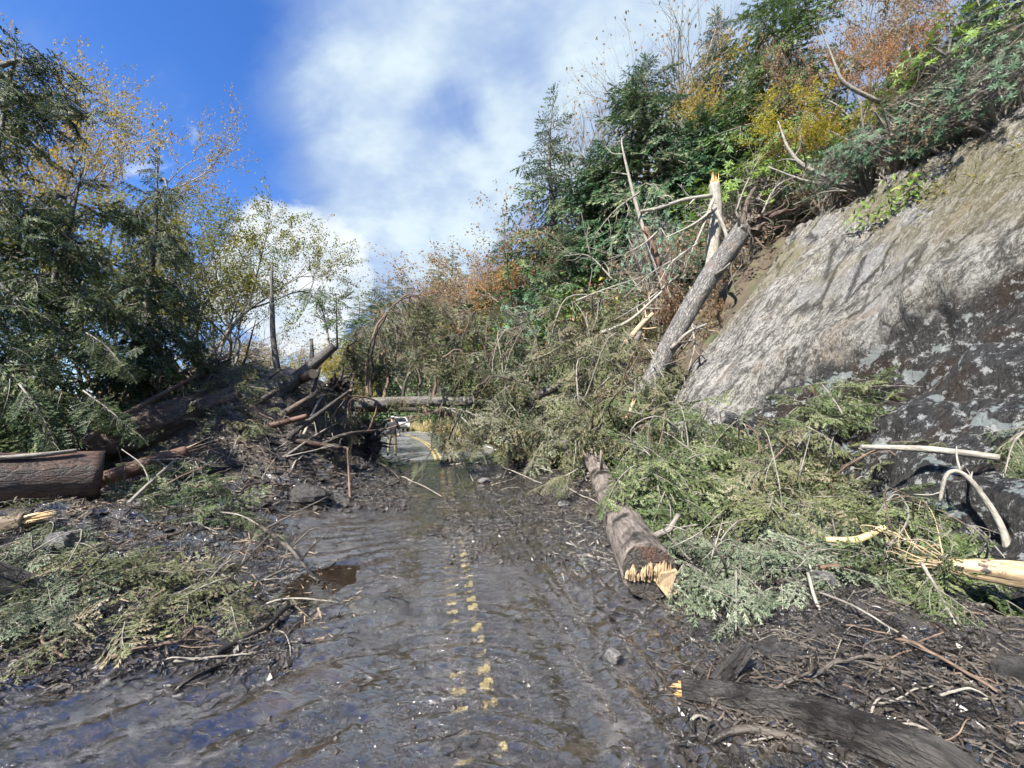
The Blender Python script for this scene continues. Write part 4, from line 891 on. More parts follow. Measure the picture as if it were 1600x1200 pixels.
# ---- debris pile on the valley side
fallen_log('fallen_log', 'big sawn log with red brown bark lying at the picture edge', [at(-300, 765, 3.9), at(158, 744, 5.35)], (.33, .335), 'bark_red', (None, 'cut'), seed=1, rough=.05, stubs=2, wood='wood_old', sides=36)
fallen_log('split_log', 'yellow split log end poking in under the big sawn log', [at(-90, 838, 3.9), at(38, 815, 4.2)], (.10, .085), 'wood_old', (None, 'split'), seed=2, split='wood_fresh', slen=.30, rough=.12)
fallen_log('leaning_log', 'dark leaning log with a sawn tip rising from the debris pile', [at(350, 690, 9.6), at(440, 612, 10.1), at(522, 541, 10.6)], (.23, .19, .12), 'bark_dark', ('cut', 'cut'), seed=3, stubs=0, wood='wood_orange')
def limb_stub():
    o = [x for x in COL.objects if x.name == 'leaning_log'][0]; p = at(470, 592, 10.3); q = at(489, 584, 9.95)
    g = Geo(); add_tube(g, [p, q], [.13, .125], 14, .03, True, 3); s = g.build('limb_stub', M['bark_dark'], o); h = Geo(); disc(h, q + unit(q - p) * .01, q - p, .12, 4); h.build('cut_face', M['wood_saw'], s)
limb_stub()
fallen_log('broken_log', 'mossy grey log with a jagged broken tip above the debris pile', [at(170, 650, 9.4), at(250, 615, 9.8), at(338, 574, 10.2)], (.30, .29, .26), 'bark_brown', (None, 'split'), seed=5, split='bark_dark', slen=.55, stubs=3)
fallen_log('rotten_log', 'long rotten brown log across the middle of the debris pile', [at(60, 715, 7.2), at(220, 672, 8.0), at(372, 625, 9.2)], (.36, .38, .34), 'bark_brown', (None, None), seed=6, rough=.16, stubs=4)
fallen_log('peeled_log', 'reddish peeled log under the rotten log', [at(150, 752, 6.2), at(225, 728, 6.5), at(292, 705, 6.9)], (.11, .13, .10), 'wood_red', (None, 'split'), seed=7, split='wood_old', slen=.5)
fallen_log('sawn_chunk', 'short sawn orange brown chunk half sunk in the mud', [at(200, 806, 5.5), at(272, 803, 5.6)], (.095, .10), 'wood_red', (None, 'cut'), seed=8)
fallen_log('buried_log', 'dark log half buried in mud beside the sawn chunk', [at(255, 832, 5.0), at(350, 820, 5.4)], (.09, .11), 'bark_mud', (None, 'split'), seed=9, split='wood_red', slen=.1)
fallen_log('grey_log', 'smooth grey log stub among the green boughs at the picture edge', [at(-60, 880, 3.0), at(60, 925, 3.3), at(110, 950, 3.5)], (.085, .10, .06), 'bark_brown_mud', (None, None), seed=10)
fallen_log('lower_log', 'slender dark log under the leaning log', [at(372, 690, 9.0), at(430, 655, 9.4), at(498, 612, 9.9)], (.10, .09, .05), 'bark_brown', (None, None), seed=11)
fallen_log('reddish_log', 'thin reddish log on the slope of the debris pile', [at(400, 672, 8.8), at(480, 650, 9.2)], (.07, .06), 'wood_red', ('split', None), seed=12, slen=.15)
fallen_log('pole_on_log', 'thin grey pole lying along the top of the big sawn log', [at(-80, 720, 4.35), at(50, 712, 4.75), at(120, 704, 5.05)], (.024, .03, .025), 'twig', (None, None), seed=13, sides=9)
fallen_log('chopped_stub', 'upright orange chopped stub behind the rotten log', [at(350, 622, 9.5), at(353, 596, 9.5)], (.10, .085), 'bark_brown', (None, 'split'), seed=14, split='wood_orange', slen=.1)
for i, (lb, a, b, c, r_, bk) in enumerate((
    ('dark log crossing under the leaning log toward the rotten log', (300, 706, 8.4), (365, 655, 8.9), (430, 612, 9.4), .11, 'bark_dark'),
    ('brown log lying low along the face of the debris pile', (330, 668, 8.6), (430, 684, 8.9), (535, 700, 9.6), .09, 'bark_brown'),
    ('dark limb rising from the pile toward the root ball', (390, 728, 8.2), (470, 668, 9.2), (545, 612, 10.2), .075, 'bark_dark'),
    ('mossy limb lying behind the rotten log', (170, 655, 8.2), (260, 626, 8.8), (345, 606, 9.4), .10, 'bark_brown'),
    ('black root crossing in front of the root plate', (470, 716, 9.2), (530, 682, 9.8), (590, 672, 10.6), .055, 'bark_dark'),
    ('dark log half buried at the foot of the pile', (290, 742, 7.0), (370, 728, 7.6), (450, 730, 8.2), .10, 'bark_mud'),
    ('slender brown trunk slanting over the rotten log', (130, 690, 6.6), (210, 640, 7.4), (300, 590, 8.4), .055, 'bark_brown'),
    ('dark crooked limb between root ball and short snag', (455, 660, 9.9), (485, 620, 10.3), (500, 575, 10.8), .05, 'bark_dark'))):
    fallen_log('pile_log', lb, [at(*a), at(*b), at(*c)], (r_, r_ * .9, r_ * .55), bk, (None, 'split'), seed=200 + i, split='wood_old', slen=.2, stubs=3, rough=.12, group='logs of the debris pile')
bent_branch('bare_snag', 'tall thin bare snag standing against the white cloud', [at(437, 600, 11), at(428, 540, 11), at(424, 480, 11), at(423, 414, 11)], (.10, .075, .06, .025), 'bark_grey', cat='snag', seed=1, sides=10, forks=3, flen=.25, n=18)
bent_branch('short_snag', 'short dark snag behind the leaning log', [at(489, 612, 11.4), at(488, 570, 11.4), at(487, 530, 11.4)], (.075, .07, .04), 'bark_dark', cat='snag', seed=2, n=8)
bent_branch('thin_snag', 'thin dark snag left of the bare snag, tilted', [at(362, 615, 10.6), at(380, 570, 10.6), at(400, 500, 10.6)], (.05, .035, .01), 'twig_dark', cat='snag', seed=3, forks=3, flen=.5)
bent_branch('thin_snag', 'thin crooked dark branch low between the broken log and bare snag', [at(400, 605, 10), at(420, 592, 10), at(440, 578, 10)], (.03, .02, .01), 'twig_dark', cat='snag', seed=4)
bent_branch('small_stump', 'little stake of broken wood beside the short snag', [at(475, 625, 11), at(477, 590, 11), at(477, 562, 11)], (.05, .045, .02), 'bark_brown', cat='snag', seed=5)

# ---- the trunk across the road and what lies beyond
def root_plate(name, label, c, R, n, seed, facing, mat='bark_mud', soil='bark_dark'):
    q = np.random.default_rng(seed); o = thing(name, label, 'root plate', c - np.array([0, 0, R]))
    f = unit(facing); e1 = unit(np.cross(f, [0, 0, 1])); e2 = np.cross(e1, f); g = Geo()
    a = np.linspace(0, 2 * PI, 29)[:-1]; rs = np.linspace(.12, 1, 7); V = [c + f * .16]
    for k in rs:
        V += [c + R * k * (1 + .35 * vn(np.cos(x) * 2.1 + seed, np.sin(x) * 2.1 + 7)) * (math.cos(x) * e1 * .9 + math.sin(x) * e2) + f * (.18 * (1 - k * k) + .35 * float(vn(k * 4 + x * 3, seed + x * 2))) for x in a]
    s = 28; j = np.arange(s); j2 = (j + 1) % s; g.add(V, np.stack([np.zeros(s, int), 1 + j, 1 + j2], -1), 0, .5, np.array(V))
    for b in range(6): g.F.append((np.stack([1 + b * s + j, 1 + b * s + s + j, 1 + b * s + s + j2, 1 + b * s + j2], -1), np.zeros(s, int), False))
    g.build('soil', M[soil], o)
    for i in range(n):
        x = q.uniform(0, 6.3); d = math.cos(x) * e1 + math.sin(x) * e2; b = c + d * R * q.uniform(.15, .7) + f * .1; l = R * q.uniform(.5, 1.1)
        P = bez([b, b + d * l * .5 + f * q.uniform(0, .3) + q.normal(0, .08, 3), b + d * l + f * q.uniform(-.1, .5) + q.normal(0, .15, 3)], 7); h = Geo(); add_tube(h, P, np.linspace(q.uniform(.03, .07), .008, 7), 6, .1, True, i); h.build('root', M[mat], o)
    return o
root_plate('root_plate', 'black muddy root plate beside the gap over the road', at(572, 690, 11.6), .62, 22, 2, (.75, -.6, .1))
root_plate('root_ball', 'small root ball perched at the butt of the trunk across the road', at(527, 605, 11.6), .34, 18, 4, (.3, -.8, .4))
fallen_log('muddy_log', 'dark log under the trunk across the road', [at(560, 640, 12.3), at(640, 640, 12.6), at(720, 650, 13)], (.09, .085, .06), 'bark_dark', (None, None), seed=21)
fallen_log('sawn_log', 'short log with pale sawn end beyond the mud, beside the gap', [at(800, 708, 12.4), at(852, 697, 12.0)], (.14, .15), 'bark_brown', (None, 'cut'), seed=22)
fallen_log('sawn_log', 'brown log with broken bark lying flat beside the gap', [at(745, 690, 12.9), at(820, 686, 12.9)], (.11, .10), 'wood_old', ('cut', 'split'), seed=23)
fallen_log('split_timber', 'splintered pale timber above the flat brown log', [at(760, 680, 13.2), at(800, 668, 13.3)], (.06, .05), 'wood_pale', (None, 'split'), seed=24)
# ---- the log on the road, sawn and torn at its near end
def road_log():
    P = [at(908, 676, 10.2), at(938, 742, 7.8), at(975, 820, 5.0), at(1014, 893, 3.68)]
    o = fallen_log('road_log', 'long log lying on the road with a sawn and torn pale butt', P, (.17, .20, .225, .24), 'bark_brown_mud', (None, None), seed=31, sides=34, n=34, rough=.06, stubs=4)
    c = P[-1]; n = unit(np.array(P[-1]) - P[-2]); g = Geo(); disc(g, c + n * .008, n, .235, 3, sides=30); g.build('cut_face', M['bark_dark'], o)
    e1 = unit(np.cross(n, [0, 0, 1])); e2 = unit(np.cross(e1, n)); q = np.random.default_rng(4)
    e1 = e1 if e1[0] > 0 else -e1
    h = Geo()                                                  # the torn wood: two bright hinges of shards
    for i in range(34):
        x = q.uniform(-.2, .2); y0 = -.06 - .10 * abs(x) + q.normal(0, .012); l = q.uniform(.07, .16) * (1.25 if x > .03 else 1); w = q.uniform(.010, .026)
        b = c + e1 * x + e2 * y0 + n * .01; d = e2 * l + n * q.uniform(.01, .05) + e1 * q.normal(0, .012)
        V = np.array([b - e1 * w, b + e1 * w, b + e1 * w * .8 + d * .7, b + d, b - e1 * w * .8 + d * .65, b + n * .03, b + d * .6 + n * .035])
        h.add(V, [(0, 1, 5), (1, 2, 6), (1, 6, 5), (2, 3, 6), (3, 4, 6), (4, 0, 5), (4, 5, 6)], 0, .5, V)
    slab = [c + e1 * a_ + e2 * b_ + n * d_ for a_, b_, d_ in ((.05, -.08, .02), (.15, -.20, .03), (.24, -.12, .02), (.22, .05, .03), (.08, .02, .04))]
    V = np.array(slab + [p + n * .05 for p in slab]); h.add(V, [(5, 6, 7), (5, 7, 8), (5, 8, 9)], 0, .5, V); h.add(V, [(i, (i + 1) % 5, (i + 1) % 5 + 5, i + 5) for i in range(5)], 0, .5, V)
    h.build('torn_wood', M['wood_pale'], o)
road_log()
# ---- leaning log against the rock, roots torn out at its top
def leaning_log():
    P = [at(960, 690, 9.0), at(1018, 590, 9.5), at(1060, 512, 9.9), at(1110, 430, 10.2), at(1172, 345, 10.5)]
    o = fallen_log('fallen_log', 'thick pale grey log leaning up the rock edge, torn roots at its top', P, (.15, .19, .225, .25, .26), 'bark_pale', (None, None), cat='log', seed=41, sides=36, n=30, rough=.05, stubs=10)
    top = np.array(P[-1]); ax = unit(top - P[-2]); q = np.random.default_rng(9)
    h = Geo(); splinters(h, top, ax, .28, 5, .45, 26); h.build('splintered_end', M['wood_old'], o)
    soil = Geo()
    for i in range(26):
        c = top - ax * q.uniform(-.05, .55) + q.normal(0, .16, 3) + np.array([.14, -.05, -.1]); V = unit(q.normal(0, 1, (9, 3))) * q.uniform(.08, .2, (9, 1)) + c
        soil.add(V, [(0, 1, 2), (0, 2, 3), (0, 3, 4), (4, 5, 6), (5, 6, 7), (6, 7, 8), (1, 5, 8), (2, 6, 3), (1, 2, 7)], 0, .5, V)
    soil.build('soil_clump', M['bark_brown'], o)
    ends = [(1180, 296, 10.4), (1215, 330, 10.2), (1222, 310, 10.4), (1190, 380, 10.2), (1165, 318, 10.3), (1225, 352, 10.0), (1205, 390, 10.0), (1150, 455, 9.9), (1250, 322, 10.3), (1200, 350, 10.0)] + [(1190 + q.normal(0, 22), 345 + q.normal(0, 25), 10.1) for _ in range(22)]
    for i, (u, v, Y) in enumerate(ends):
        e = at(u, v, Y); m = (top + e) / 2 + q.normal(0, .16, 3); m2 = m * .4 + e * .6 + q.normal(0, .12, 3); k = Geo(); add_tube(k, bez([top - ax * q.uniform(.05, .6) + q.normal(0, .12, 3), m, m2, e], 12), np.linspace(q.uniform(.05, .11) if i < 10 else .022, .008, 12), 8, .2, True, i); k.build('root', M[('bark_brown', 'bark_dark', 'bark_red')[i % 3]], o)
leaning_log()
fallen_log('snapped_trunk', 'pale snapped trunk standing above the leaning log', [at(1108, 450, 13), at(1118, 340, 13), at(1116, 288, 13)], (.20, .20, .17), 'bleached', (None, 'split'), cat='snag', seed=42, split='wood_orange', slen=.5)
for i, (lb, pts, r) in enumerate((
    ('long bleached branch reaching out from the snapped trunk', [(1112, 306, 12.6), (1070, 312, 12.6), (1030, 325, 12.6), (1000, 330, 12.6)], (.075, .05)),
    ('pale branch dropping steeply beside the snapped trunk', [(1115, 310, 12.6), (1100, 350, 12.5), (1085, 385, 12.5)], (.06, .03)),
    ('pale forked branch slanting below the snapped trunk', [(1118, 325, 12.5), (1085, 350, 12.4), (1040, 372, 12.4)], (.06, .02)),
    ('pale crooked branch beside the top of the leaning trunk', [(1120, 330, 12.3), (1135, 370, 12.2), (1130, 410, 12.2)], (.07, .03)),
    ('bleached leaning pole in front of the dark hemlocks', [(1044, 470, 14), (1000, 340, 14), (975, 240, 14), (972, 215, 14)], (.10, .07, .04, .01)),
    ('red brown broken trunk beside the bleached pole', [(1046, 470, 13.6), (1026, 400, 13.6), (1008, 355, 13.6)], (.10, .08)),
    ('grey bare limb lying over the top notch of the rock', [(1330, 288, 11.5), (1270, 268, 11.6), (1235, 238, 11.8), (1215, 190, 12)], (.09, .07, .05, .02)),
    ('thin grey limb below the one over the rock notch', [(1330, 290, 11.3), (1265, 285, 11.3), (1200, 262, 11.5)], (.07, .05, .02)),
    ('dead pole hanging straight down the rock face', [(1333, 318, 10.6), (1330, 370, 10.2), (1334, 418, 9.8)], (.07, .065, .06)),
    ('thin pale limb tilted over the red maple trunk', [(1375, 160, 11), (1320, 130, 11), (1300, 90, 11), (1280, 40, 11)], (.06, .05, .03, .01)),
    ('grey branch with twigs sticking out beside the leaning trunk', [(1048, 545, 9.5), (1075, 520, 9.4), (1105, 506, 9.3)], (.05, .03)),
    ('pale dead branch crossing above the leaning trunk foot', [(940, 520, 11), (985, 500, 10.8), (1035, 455, 10.6)], (.06, .03)),
    ('splintered buff limb between the boughs and the leaning trunk', [(975, 540, 10.6), (1000, 510, 10.6), (1020, 490, 10.6)], (.09, .05)),
)):
    bent_branch('bare_branch', lb, [at(*p) for p in pts], r, ['bleached', 'bleached', 'bleached', 'bleached', 'bleached', 'wood_red', 'twig', 'twig', 'bark_grey', 'twig', 'twig', 'bleached', 'wood_pale'][i], 'bare branches on the slope', seed=50 + i, sides=8, forks=(7 if i in (0, 4, 6) else 3), flen=.9 if i in (0, 4, 6) else .5)

for i, (lb, a, b, c) in enumerate((
    ('dead grey branch tangled beside the bleached pole, topmost', (1000, 300, 13.5), (960, 330, 13.4), (925, 372, 13.2)),
    ('dead grey branch with many twigs below the blue green bush', (1040, 350, 13), (1000, 385, 12.8), (950, 405, 12.6)),
    ('dead branch drooping across the rust bush', (1065, 400, 12.4), (1020, 425, 12.2), (975, 465, 12)),
    ('dead branch curving over the olive brush', (1060, 430, 12), (1010, 470, 11.8), (960, 500, 11.6)),
    ('fine dead branch fanning out beside the middle of the leaning log', (1090, 380, 12), (1050, 410, 11.8), (1025, 450, 11.6)),
    ('dead grey limb slanting behind the snapped trunk', (1150, 330, 13), (1165, 290, 13.2), (1190, 240, 13.4)),
    ('dead branch reaching up from the torn roots', (1190, 335, 11), (1215, 290, 11.2), (1265, 270, 11.4)),
    ('thin dead branch bowed over the low dark hemlock', (960, 440, 13.5), (920, 400, 13.6), (880, 400, 13.8)),
    ('dead branch hanging over the rock notch by the rhododendron', (1345, 300, 10.8), (1290, 300, 10.8), (1240, 320, 10.6)),
    ('dead bough skeleton below the leaning log', (1080, 500, 9.9), (1085, 540, 9.6), (1075, 580, 9.3)),
    ('grey dead limb crossing the upper olive brush', (900, 470, 13), (950, 450, 12.8), (1010, 430, 12.6)),
    ('dead branch jutting from the lip over the hanging pole', (1400, 300, 10), (1370, 270, 10), (1330, 255, 10.2)))):
    bent_branch('bare_branch', lb, [at(*a), at(*b), at(*c)], (.035, .01), ('twig', 'bleached', 'twig')[i % 3], 'bare branches on the slope', seed=300 + i, sides=6, forks=12, flen=1.0)
# ---- right hand debris
fallen_log('foreground_log', 'mud coated trunk lying across the near corner of the road', [hit(1065, 1085) + [0, 0, .03], hit(1180, 1115) + [0, 0, .06], hit(1330, 1165) + [0, 0, .08], hit(1470, 1225) + [0, 0, .08], hit(1560, 1270)], (.045, .075, .085, .095, .09), 'bark_mud', ('split', None), seed=61, sides=40, n=44, rough=.20, split='wood_orange', slen=.08)
fallen_log('mud_stub', 'short wet mud coated stub standing out of the muddy trunk', [hit(1120, 1085) + [0, 0, .05], hit(1120, 1085) + [.10, .03, .12], hit(1120, 1085) + [.24, .06, .24]], (.05, .045, .04), 'bark_mud', (None, None), seed=62, sides=16)
bent_branch('muddy_branch', 'curved muddy branch at the bottom of the picture, its end torn pale', [hit(1080, 1180), hit(1150, 1150) + [0, 0, .03], hit(1230, 1160) + [0, 0, .03], hit(1310, 1195) + [0, 0, .02]], (.008, .02, .022, .02), 'twig_mud', seed=63)
fallen_log('torn_trunk', 'torn pale trunk with shredded fibres pointing in from the picture edge', [at(1660, 905, 2.9), at(1570, 893, 3.0), at(1470, 880, 3.15)], (.10, .085, .05), 'wood_pale', (None, 'split'), seed=64, split='wood_pale', slen=.25, rough=.2)
def shredded():
    """the frayed bast at the torn trunk's tip"""
    o = [x for x in COL.objects if x.name == 'torn_trunk'][0]; q = np.random.default_rng(8); c = at(1412, 822, 3.3); b = at(1475, 880, 3.15)
    for i in range(16):
        e = c + q.normal(0, .12, 3) if i % 2 else at(q.uniform(1385, 1450), q.uniform(800, 940), 3.25); g = Geo()
        add_tube(g, bez([b + q.normal(0, .03, 3), (b + e) / 2 + q.normal(0, .06, 3), e, e + [q.normal(0, .05), q.normal(0, .04), -q.uniform(.04, .22)]], 10), np.linspace(q.uniform(.004, .010), .002, 10), 4, 0, False, i); g.build('fibre', M['wood_pale' if i % 3 else 'twig'], o)
shredded()
bent_branch('arched_branch', 'grey branch bent into an arch in front of the wet rock', [at(1578, 880, 3.6), at(1568, 830, 3.6), at(1540, 780, 3.65), at(1505, 740, 3.7), at(1480, 742, 3.75), at(1468, 785, 3.8)], (.035, .028, .024, .02, .018, .012), 'bleached', seed=65, sides=10, forks=3, flen=.25, n=30)
bent_branch('grey_pole', 'straight grey pole lying level across the foot of the wet rock', [at(1345, 698, 4.25), at(1450, 702, 4.1), at(1558, 714, 3.85)], (.022, .034, .032), 'bleached', seed=66, sides=10, n=14)
bent_branch('peeled_branch', 'peeled yellow branch curved among the green boughs', [at(1290, 843, 3.7), at(1340, 843, 3.6), at(1380, 825, 3.6)], (.025, .03, .025), 'wood_fresh', seed=67, sides=10)
fallen_log('red_peeled_stick', 'short reddish peeled piece under the green boughs', [at(1280, 886, 3.5), at(1328, 884, 3.45)], (.02, .024), 'wood_red', (None, 'cut'), seed=68, sides=12)
fallen_log('orange_chunk', 'bright orange splinter of wood upright behind the boughs', [at(978, 656, 8.0), at(989, 630, 8.0)], (.05, .035), 'wood_fresh', (None, 'split'), seed=69, slen=.15, sides=10)
bent_branch('curved_stick', 'pale bent stick hanging from the green boughs over dark debris', [at(1262, 895, 3.3), at(1275, 940, 3.15), at(1300, 985, 3.05), at(1322, 1015, 2.95)], (.012, .014, .012, .006), 'bleached', seed=70)
# ---------------------------------------------------------------- fallen spruce boughs
def bough_pile(g, spots, units, seed, jitter=.25):
    """spots: (origin, direction, length, roll, dt)"""
    q = np.random.default_rng(seed)
    for p, d, L, roll, dt in spots: put(g, units[q.integers(len(units))], aim(np.asarray(d) + q.normal(0, jitter, 3) * .5, roll + q.normal(0, .25)), p, L, dt + q.normal(0, .12))
def fallen_bough(label, pts, r, n, L, mat, units=NEAR, seed=0, name='fallen_bough', fan=1.0, hang=.35, up=.2, t0=.12, wood='twig', group='fallen spruce boughs', dt=0.0, spread=.9):
    """a limb through the points carrying n leafy side boughs: limb and foliage parts"""
    P = bez(pts, 14); q = np.random.default_rng(seed + 900); o = thing(name, label, 'bough', P[0], group)
    g = Geo(); add_tube(g, P, np.linspace(r, r * .25, 14), 8, .06, True, seed); g.build('limb', M[wood], o)
    T = unit(np.gradient(P, axis=0)); f = Geo()
    for i in range(n):
        t = t0 + (1 - t0) * (i + q.random()) / n; x = t * 13; k = min(int(x), 12); p = P[k] + (P[k + 1] - P[k]) * (x - k); d = T[k]
        sd = 1 if i % 2 else -1; e = rot_about(d, [0, 0, 1.], sd * rad(q.uniform(25, 75)) * fan) + np.array([0, 0, q.uniform(-hang, up)])
        put(f, units[q.integers(len(units))], aim(e, q.normal(0, .45 if n < 40 else 1.2)), p, L * q.uniform(.6, 1.2) * (1.15 - .5 * t), dt + q.normal(0, .15))
    put(f, units[0], aim(T[-1]), P[-1], L * .8, dt); f.build('foliage', [M[mat], M['twig']], o)
    return o

# the trunk across the road: limbs arching up and over, foliage hanging from them
def spruce_across():
    A_, B_ = at(488, 638, 11.8), at(776, 628, 12.6); q = np.random.default_rng(12)
    o = thing('fallen_spruce', 'dead spruce lying level across the road above the gap, its limbs arching upward', 'fallen tree', A_)
    P = bez([A_, at(630, 628, 12.1), B_, at(900, 640, 13.4)], 24); g = Geo(); add_tube(g, P, np.linspace(.20, .12, 24), 20, .06, True, 4); g.build('trunk', M['bark_grey'], o)
    f = Geo()
    # limbs: (base u, [path of u, v, Y])
    L = [[(575, 618, 12), (572, 560, 12.1), (590, 505, 12.2), (625, 465, 12.3), (660, 458, 12.5), (690, 475, 12.8)],
         [(580, 618, 12), (577, 540, 12), (600, 495, 12), (640, 462, 12), (668, 470, 12.1)],
         [(630, 620, 12.1), (634, 580, 12), (655, 552, 11.9), (682, 543, 11.9), (700, 560, 12)],
         [(678, 620, 12.2), (682, 585, 12.1), (698, 552, 12), (715, 542, 12), (735, 556, 12.2)],
         [(705, 622, 12.3), (712, 600, 12.1), (728, 582, 12), (745, 580, 12), (765, 600, 12)],
         [(740, 622, 12.4), (750, 605, 12.2), (775, 592, 12.1), (815, 590, 12), (850, 610, 12.2)],
         [(770, 624, 12.5), (778, 612, 12.3), (792, 605, 12.2), (830, 615, 12.2)],
         [(528, 630, 11.9), (535, 580, 11.9), (550, 545, 11.9), (562, 535, 12)],
         [(545, 625, 11.9), (552, 590, 12.2), (548, 550, 12.5), (553, 520, 12.6)],
         [(600, 622, 12), (605, 590, 12.3), (608, 560, 12.6), (609, 545, 12.8)],
         [(655, 622, 12.2), (652, 590, 12.6), (640, 540, 13), (650, 500, 13.2), (690, 480, 13.5)],
         [(720, 622, 12.4), (722, 580, 12.8), (718, 530, 13.2), (740, 490, 13.6), (770, 480, 13.8)],
         [(760, 626, 12.5), (770, 560, 13), (790, 520, 13.4), (830, 505, 13.6)],
         [(800, 630, 12.9), (815, 570, 13.2), (850, 540, 13.4), (890, 545, 13.6)],
         [(692, 630, 12.1), (680, 655, 11.9), (668, 690, 11.8), (655, 735, 11.7)],
         [(662, 632, 12.1), (664, 650, 12), (660, 672, 12)],
         [(775, 630, 12.5), (800, 650, 12.2), (810, 680, 12), (818, 700, 11.9)]]
    for i, pts in enumerate(L):
        W = bez([at(*p) for p in pts], 16); W[2:] += np.cumsum(q.normal(0, .035, (14, 3)), 0); h = Geo(); add_tube(h, W, np.linspace(.055 if i not in (14, 15, 16) else .035, .008, 16), 7, .05, False, i); h.build('limb', M['twig_dark' if i % 3 else 'twig_brown'], o)
        if i in (14, 15, 16): continue
        for j in range(14 if i < 14 else 4):
            k = q.integers(6, 16); w = W[k]; d = np.array([q.normal(0, .35), q.normal(.1, .4), -1.0])
            put(f, HANG[q.integers(len(HANG))], aim(d, q.uniform(0, 6)), w, q.uniform(.45, 1.0), q.normal(0, .15))
    for u, v, n, l in ((640, 628, 9, .5), (555, 640, 8, .6), (625, 618, 6, .4)):
        for j in range(n):
            p = at(u + q.normal(0, 14), v + q.normal(0, 6), 11.75); put(f, HANG[q.integers(5)], aim((q.normal(0, .3), -.2, -1), q.uniform(0, 6)), p, l * q.uniform(.6, 1.2), q.normal(.1, .15))
    f.build('foliage', [M['spruce_olive'], M['twig_brown']], o)
spruce_across()

def spruce_heap(name, label, region, n, Y0, Y1, seed, mat, units, Lr=(.7, 1.5), hang=.9, trunk=None, wood='twig', bend=14, stickn=10):
    """a fallen spruce crown: a trunk, its bent limbs, and foliage filling an outline given as columns (u, top v, bottom v)"""
    q = np.random.default_rng(seed); us = [c[0] for c in region]; f = Geo()
    c0 = at(us[len(us) // 2], region[len(us) // 2][2], Y0); o = thing(name, label, 'fallen tree', c0)
    if trunk: g = Geo(); add_tube(g, bez([at(*p) for p in trunk], 16), np.linspace(.17, .06, 16), 14, .07, True, seed); g.build('trunk', M['bark_grey'], o)
    if units is NEAR: units = MIDB; n = int(n * 1.9); Lr = (Lr[0] * .75, Lr[1] * .8)
    for i in range(n):
        u = q.uniform(us[0], us[-1]); tv = np.interp(u, us, [c[1] for c in region]); bv = np.interp(u, us, [c[2] for c in region]); t = q.random() ** .85; v = tv + (bv - tv) * t
        Y = Y1 + (Y0 - Y1) * np.clip(t + q.normal(0, .12), 0, 1)
        p = at(u, v, Y); p[2] = max(p[2], gz(p[0], p[1]) + .1)
        a = q.uniform(0, 6.3); d = np.array([math.cos(a) * .8, math.sin(a) * .8 - .25, q.uniform(-hang, .35)])
        put(f, units[q.integers(len(units))], aim(d, q.normal(0, .7)), p, q.uniform(*Lr), q.normal(0, .17))
    f.build('foliage', [M[mat], M[wood]], o)
    for i in range(bend):
        u = q.uniform(us[0], us[-1]); tv = np.interp(u, us, [c[1] for c in region]); bv = np.interp(u, us, [c[2] for c in region])
        a = at(u + q.normal(0, 30), bv - (bv - tv) * .2, (Y0 + Y1) / 2); b = at(u, tv + (bv - tv) * .1, (Y0 + Y1) / 2 + q.normal(0, .4)); sc = .06 * (Y0 + Y1) / 2; c = b + np.array([q.normal(0, .9), q.normal(0, .5), -q.uniform(.1, .8)]) * sc
        h = Geo(); add_tube(h, bez([a, (a + b) / 2 + q.normal(0, .25, 3), b, c], 12), np.linspace(q.uniform(.0016, .0036) * (Y0 + Y1) / 2, .003, 12), 6, .05, False, i); h.build('limb', M[['twig', 'twig_brown', 'twig_mud', 'twig'][i % 4]], o)
    return o
# beyond the trunk, up to the slope
spruce_heap('fallen_spruce', 'heap of drooping grey green spruce limbs behind the level trunk', [(560, 500, 600), (620, 470, 610), (700, 470, 615), (780, 490, 620)], 240, 12.6, 14.5, 1, 'spruce_grey', HANG + MIDB[:2], (.5, 1.1), 1.2, bend=10)
spruce_heap('fallen_spruce', 'fallen spruce crown between the gap and the blue green bush', [(770, 500, 660), (840, 490, 690), (900, 500, 700), (950, 520, 690)], 190, 11.2, 15, 2, 'spruce_grey', HANG + MIDB[:3], (.6, 1.2), 1.2, trunk=[(770, 640, 13), (880, 600, 13), (960, 540, 12.5)], bend=14)
spruce_heap('fallen_spruce', 'fallen spruce crown at the foot of the leaning trunk', [(890, 560, 690), (950, 500, 720), (1000, 520, 700), (1050, 560, 690)], 190, 8.4, 10.5, 3, 'spruce_olive', MIDB + HANG[:2], (.5, 1.0), 1.0, trunk=[(880, 700, 10), (960, 600, 10), (1000, 520, 10.5)], bend=12)
spruce_heap('fallen_spruce', 'low spruce brush beside the gap under the level trunk', [(690, 630, 690), (760, 640, 705), (830, 655, 715), (900, 660, 730)], 130, 11.2, 13, 4, 'spruce_olive', MIDB, (.35, .7), .6, bend=12, wood='twig_brown')
spruce_heap('fallen_spruce', 'broken spruce brush piled on the slope below the rust bush', [(860, 470, 560), (930, 450, 560), (1000, 470, 540)], 90, 12, 14.5, 5, 'spruce_olive', HANG + MIDB, (.6, 1.2), .9, bend=12)
spruce_heap('fallen_spruce', 'olive boughs draped over the foot of the leaning log', [(940, 610, 690), (990, 580, 690), (1040, 575, 650)], 60, 7.9, 8.8, 26, 'spruce_olive', MIDB, (.35, .7), .9, bend=8)
spruce_heap('fallen_spruce', 'curtain of olive boughs hanging beside the gap under the level trunk', [(684, 628, 705), (715, 630, 715), (750, 635, 710)], 36, 11.0, 12.0, 27, 'spruce_grey', HANG, (.35, .75), 1.6, bend=6, wood='twig_brown')
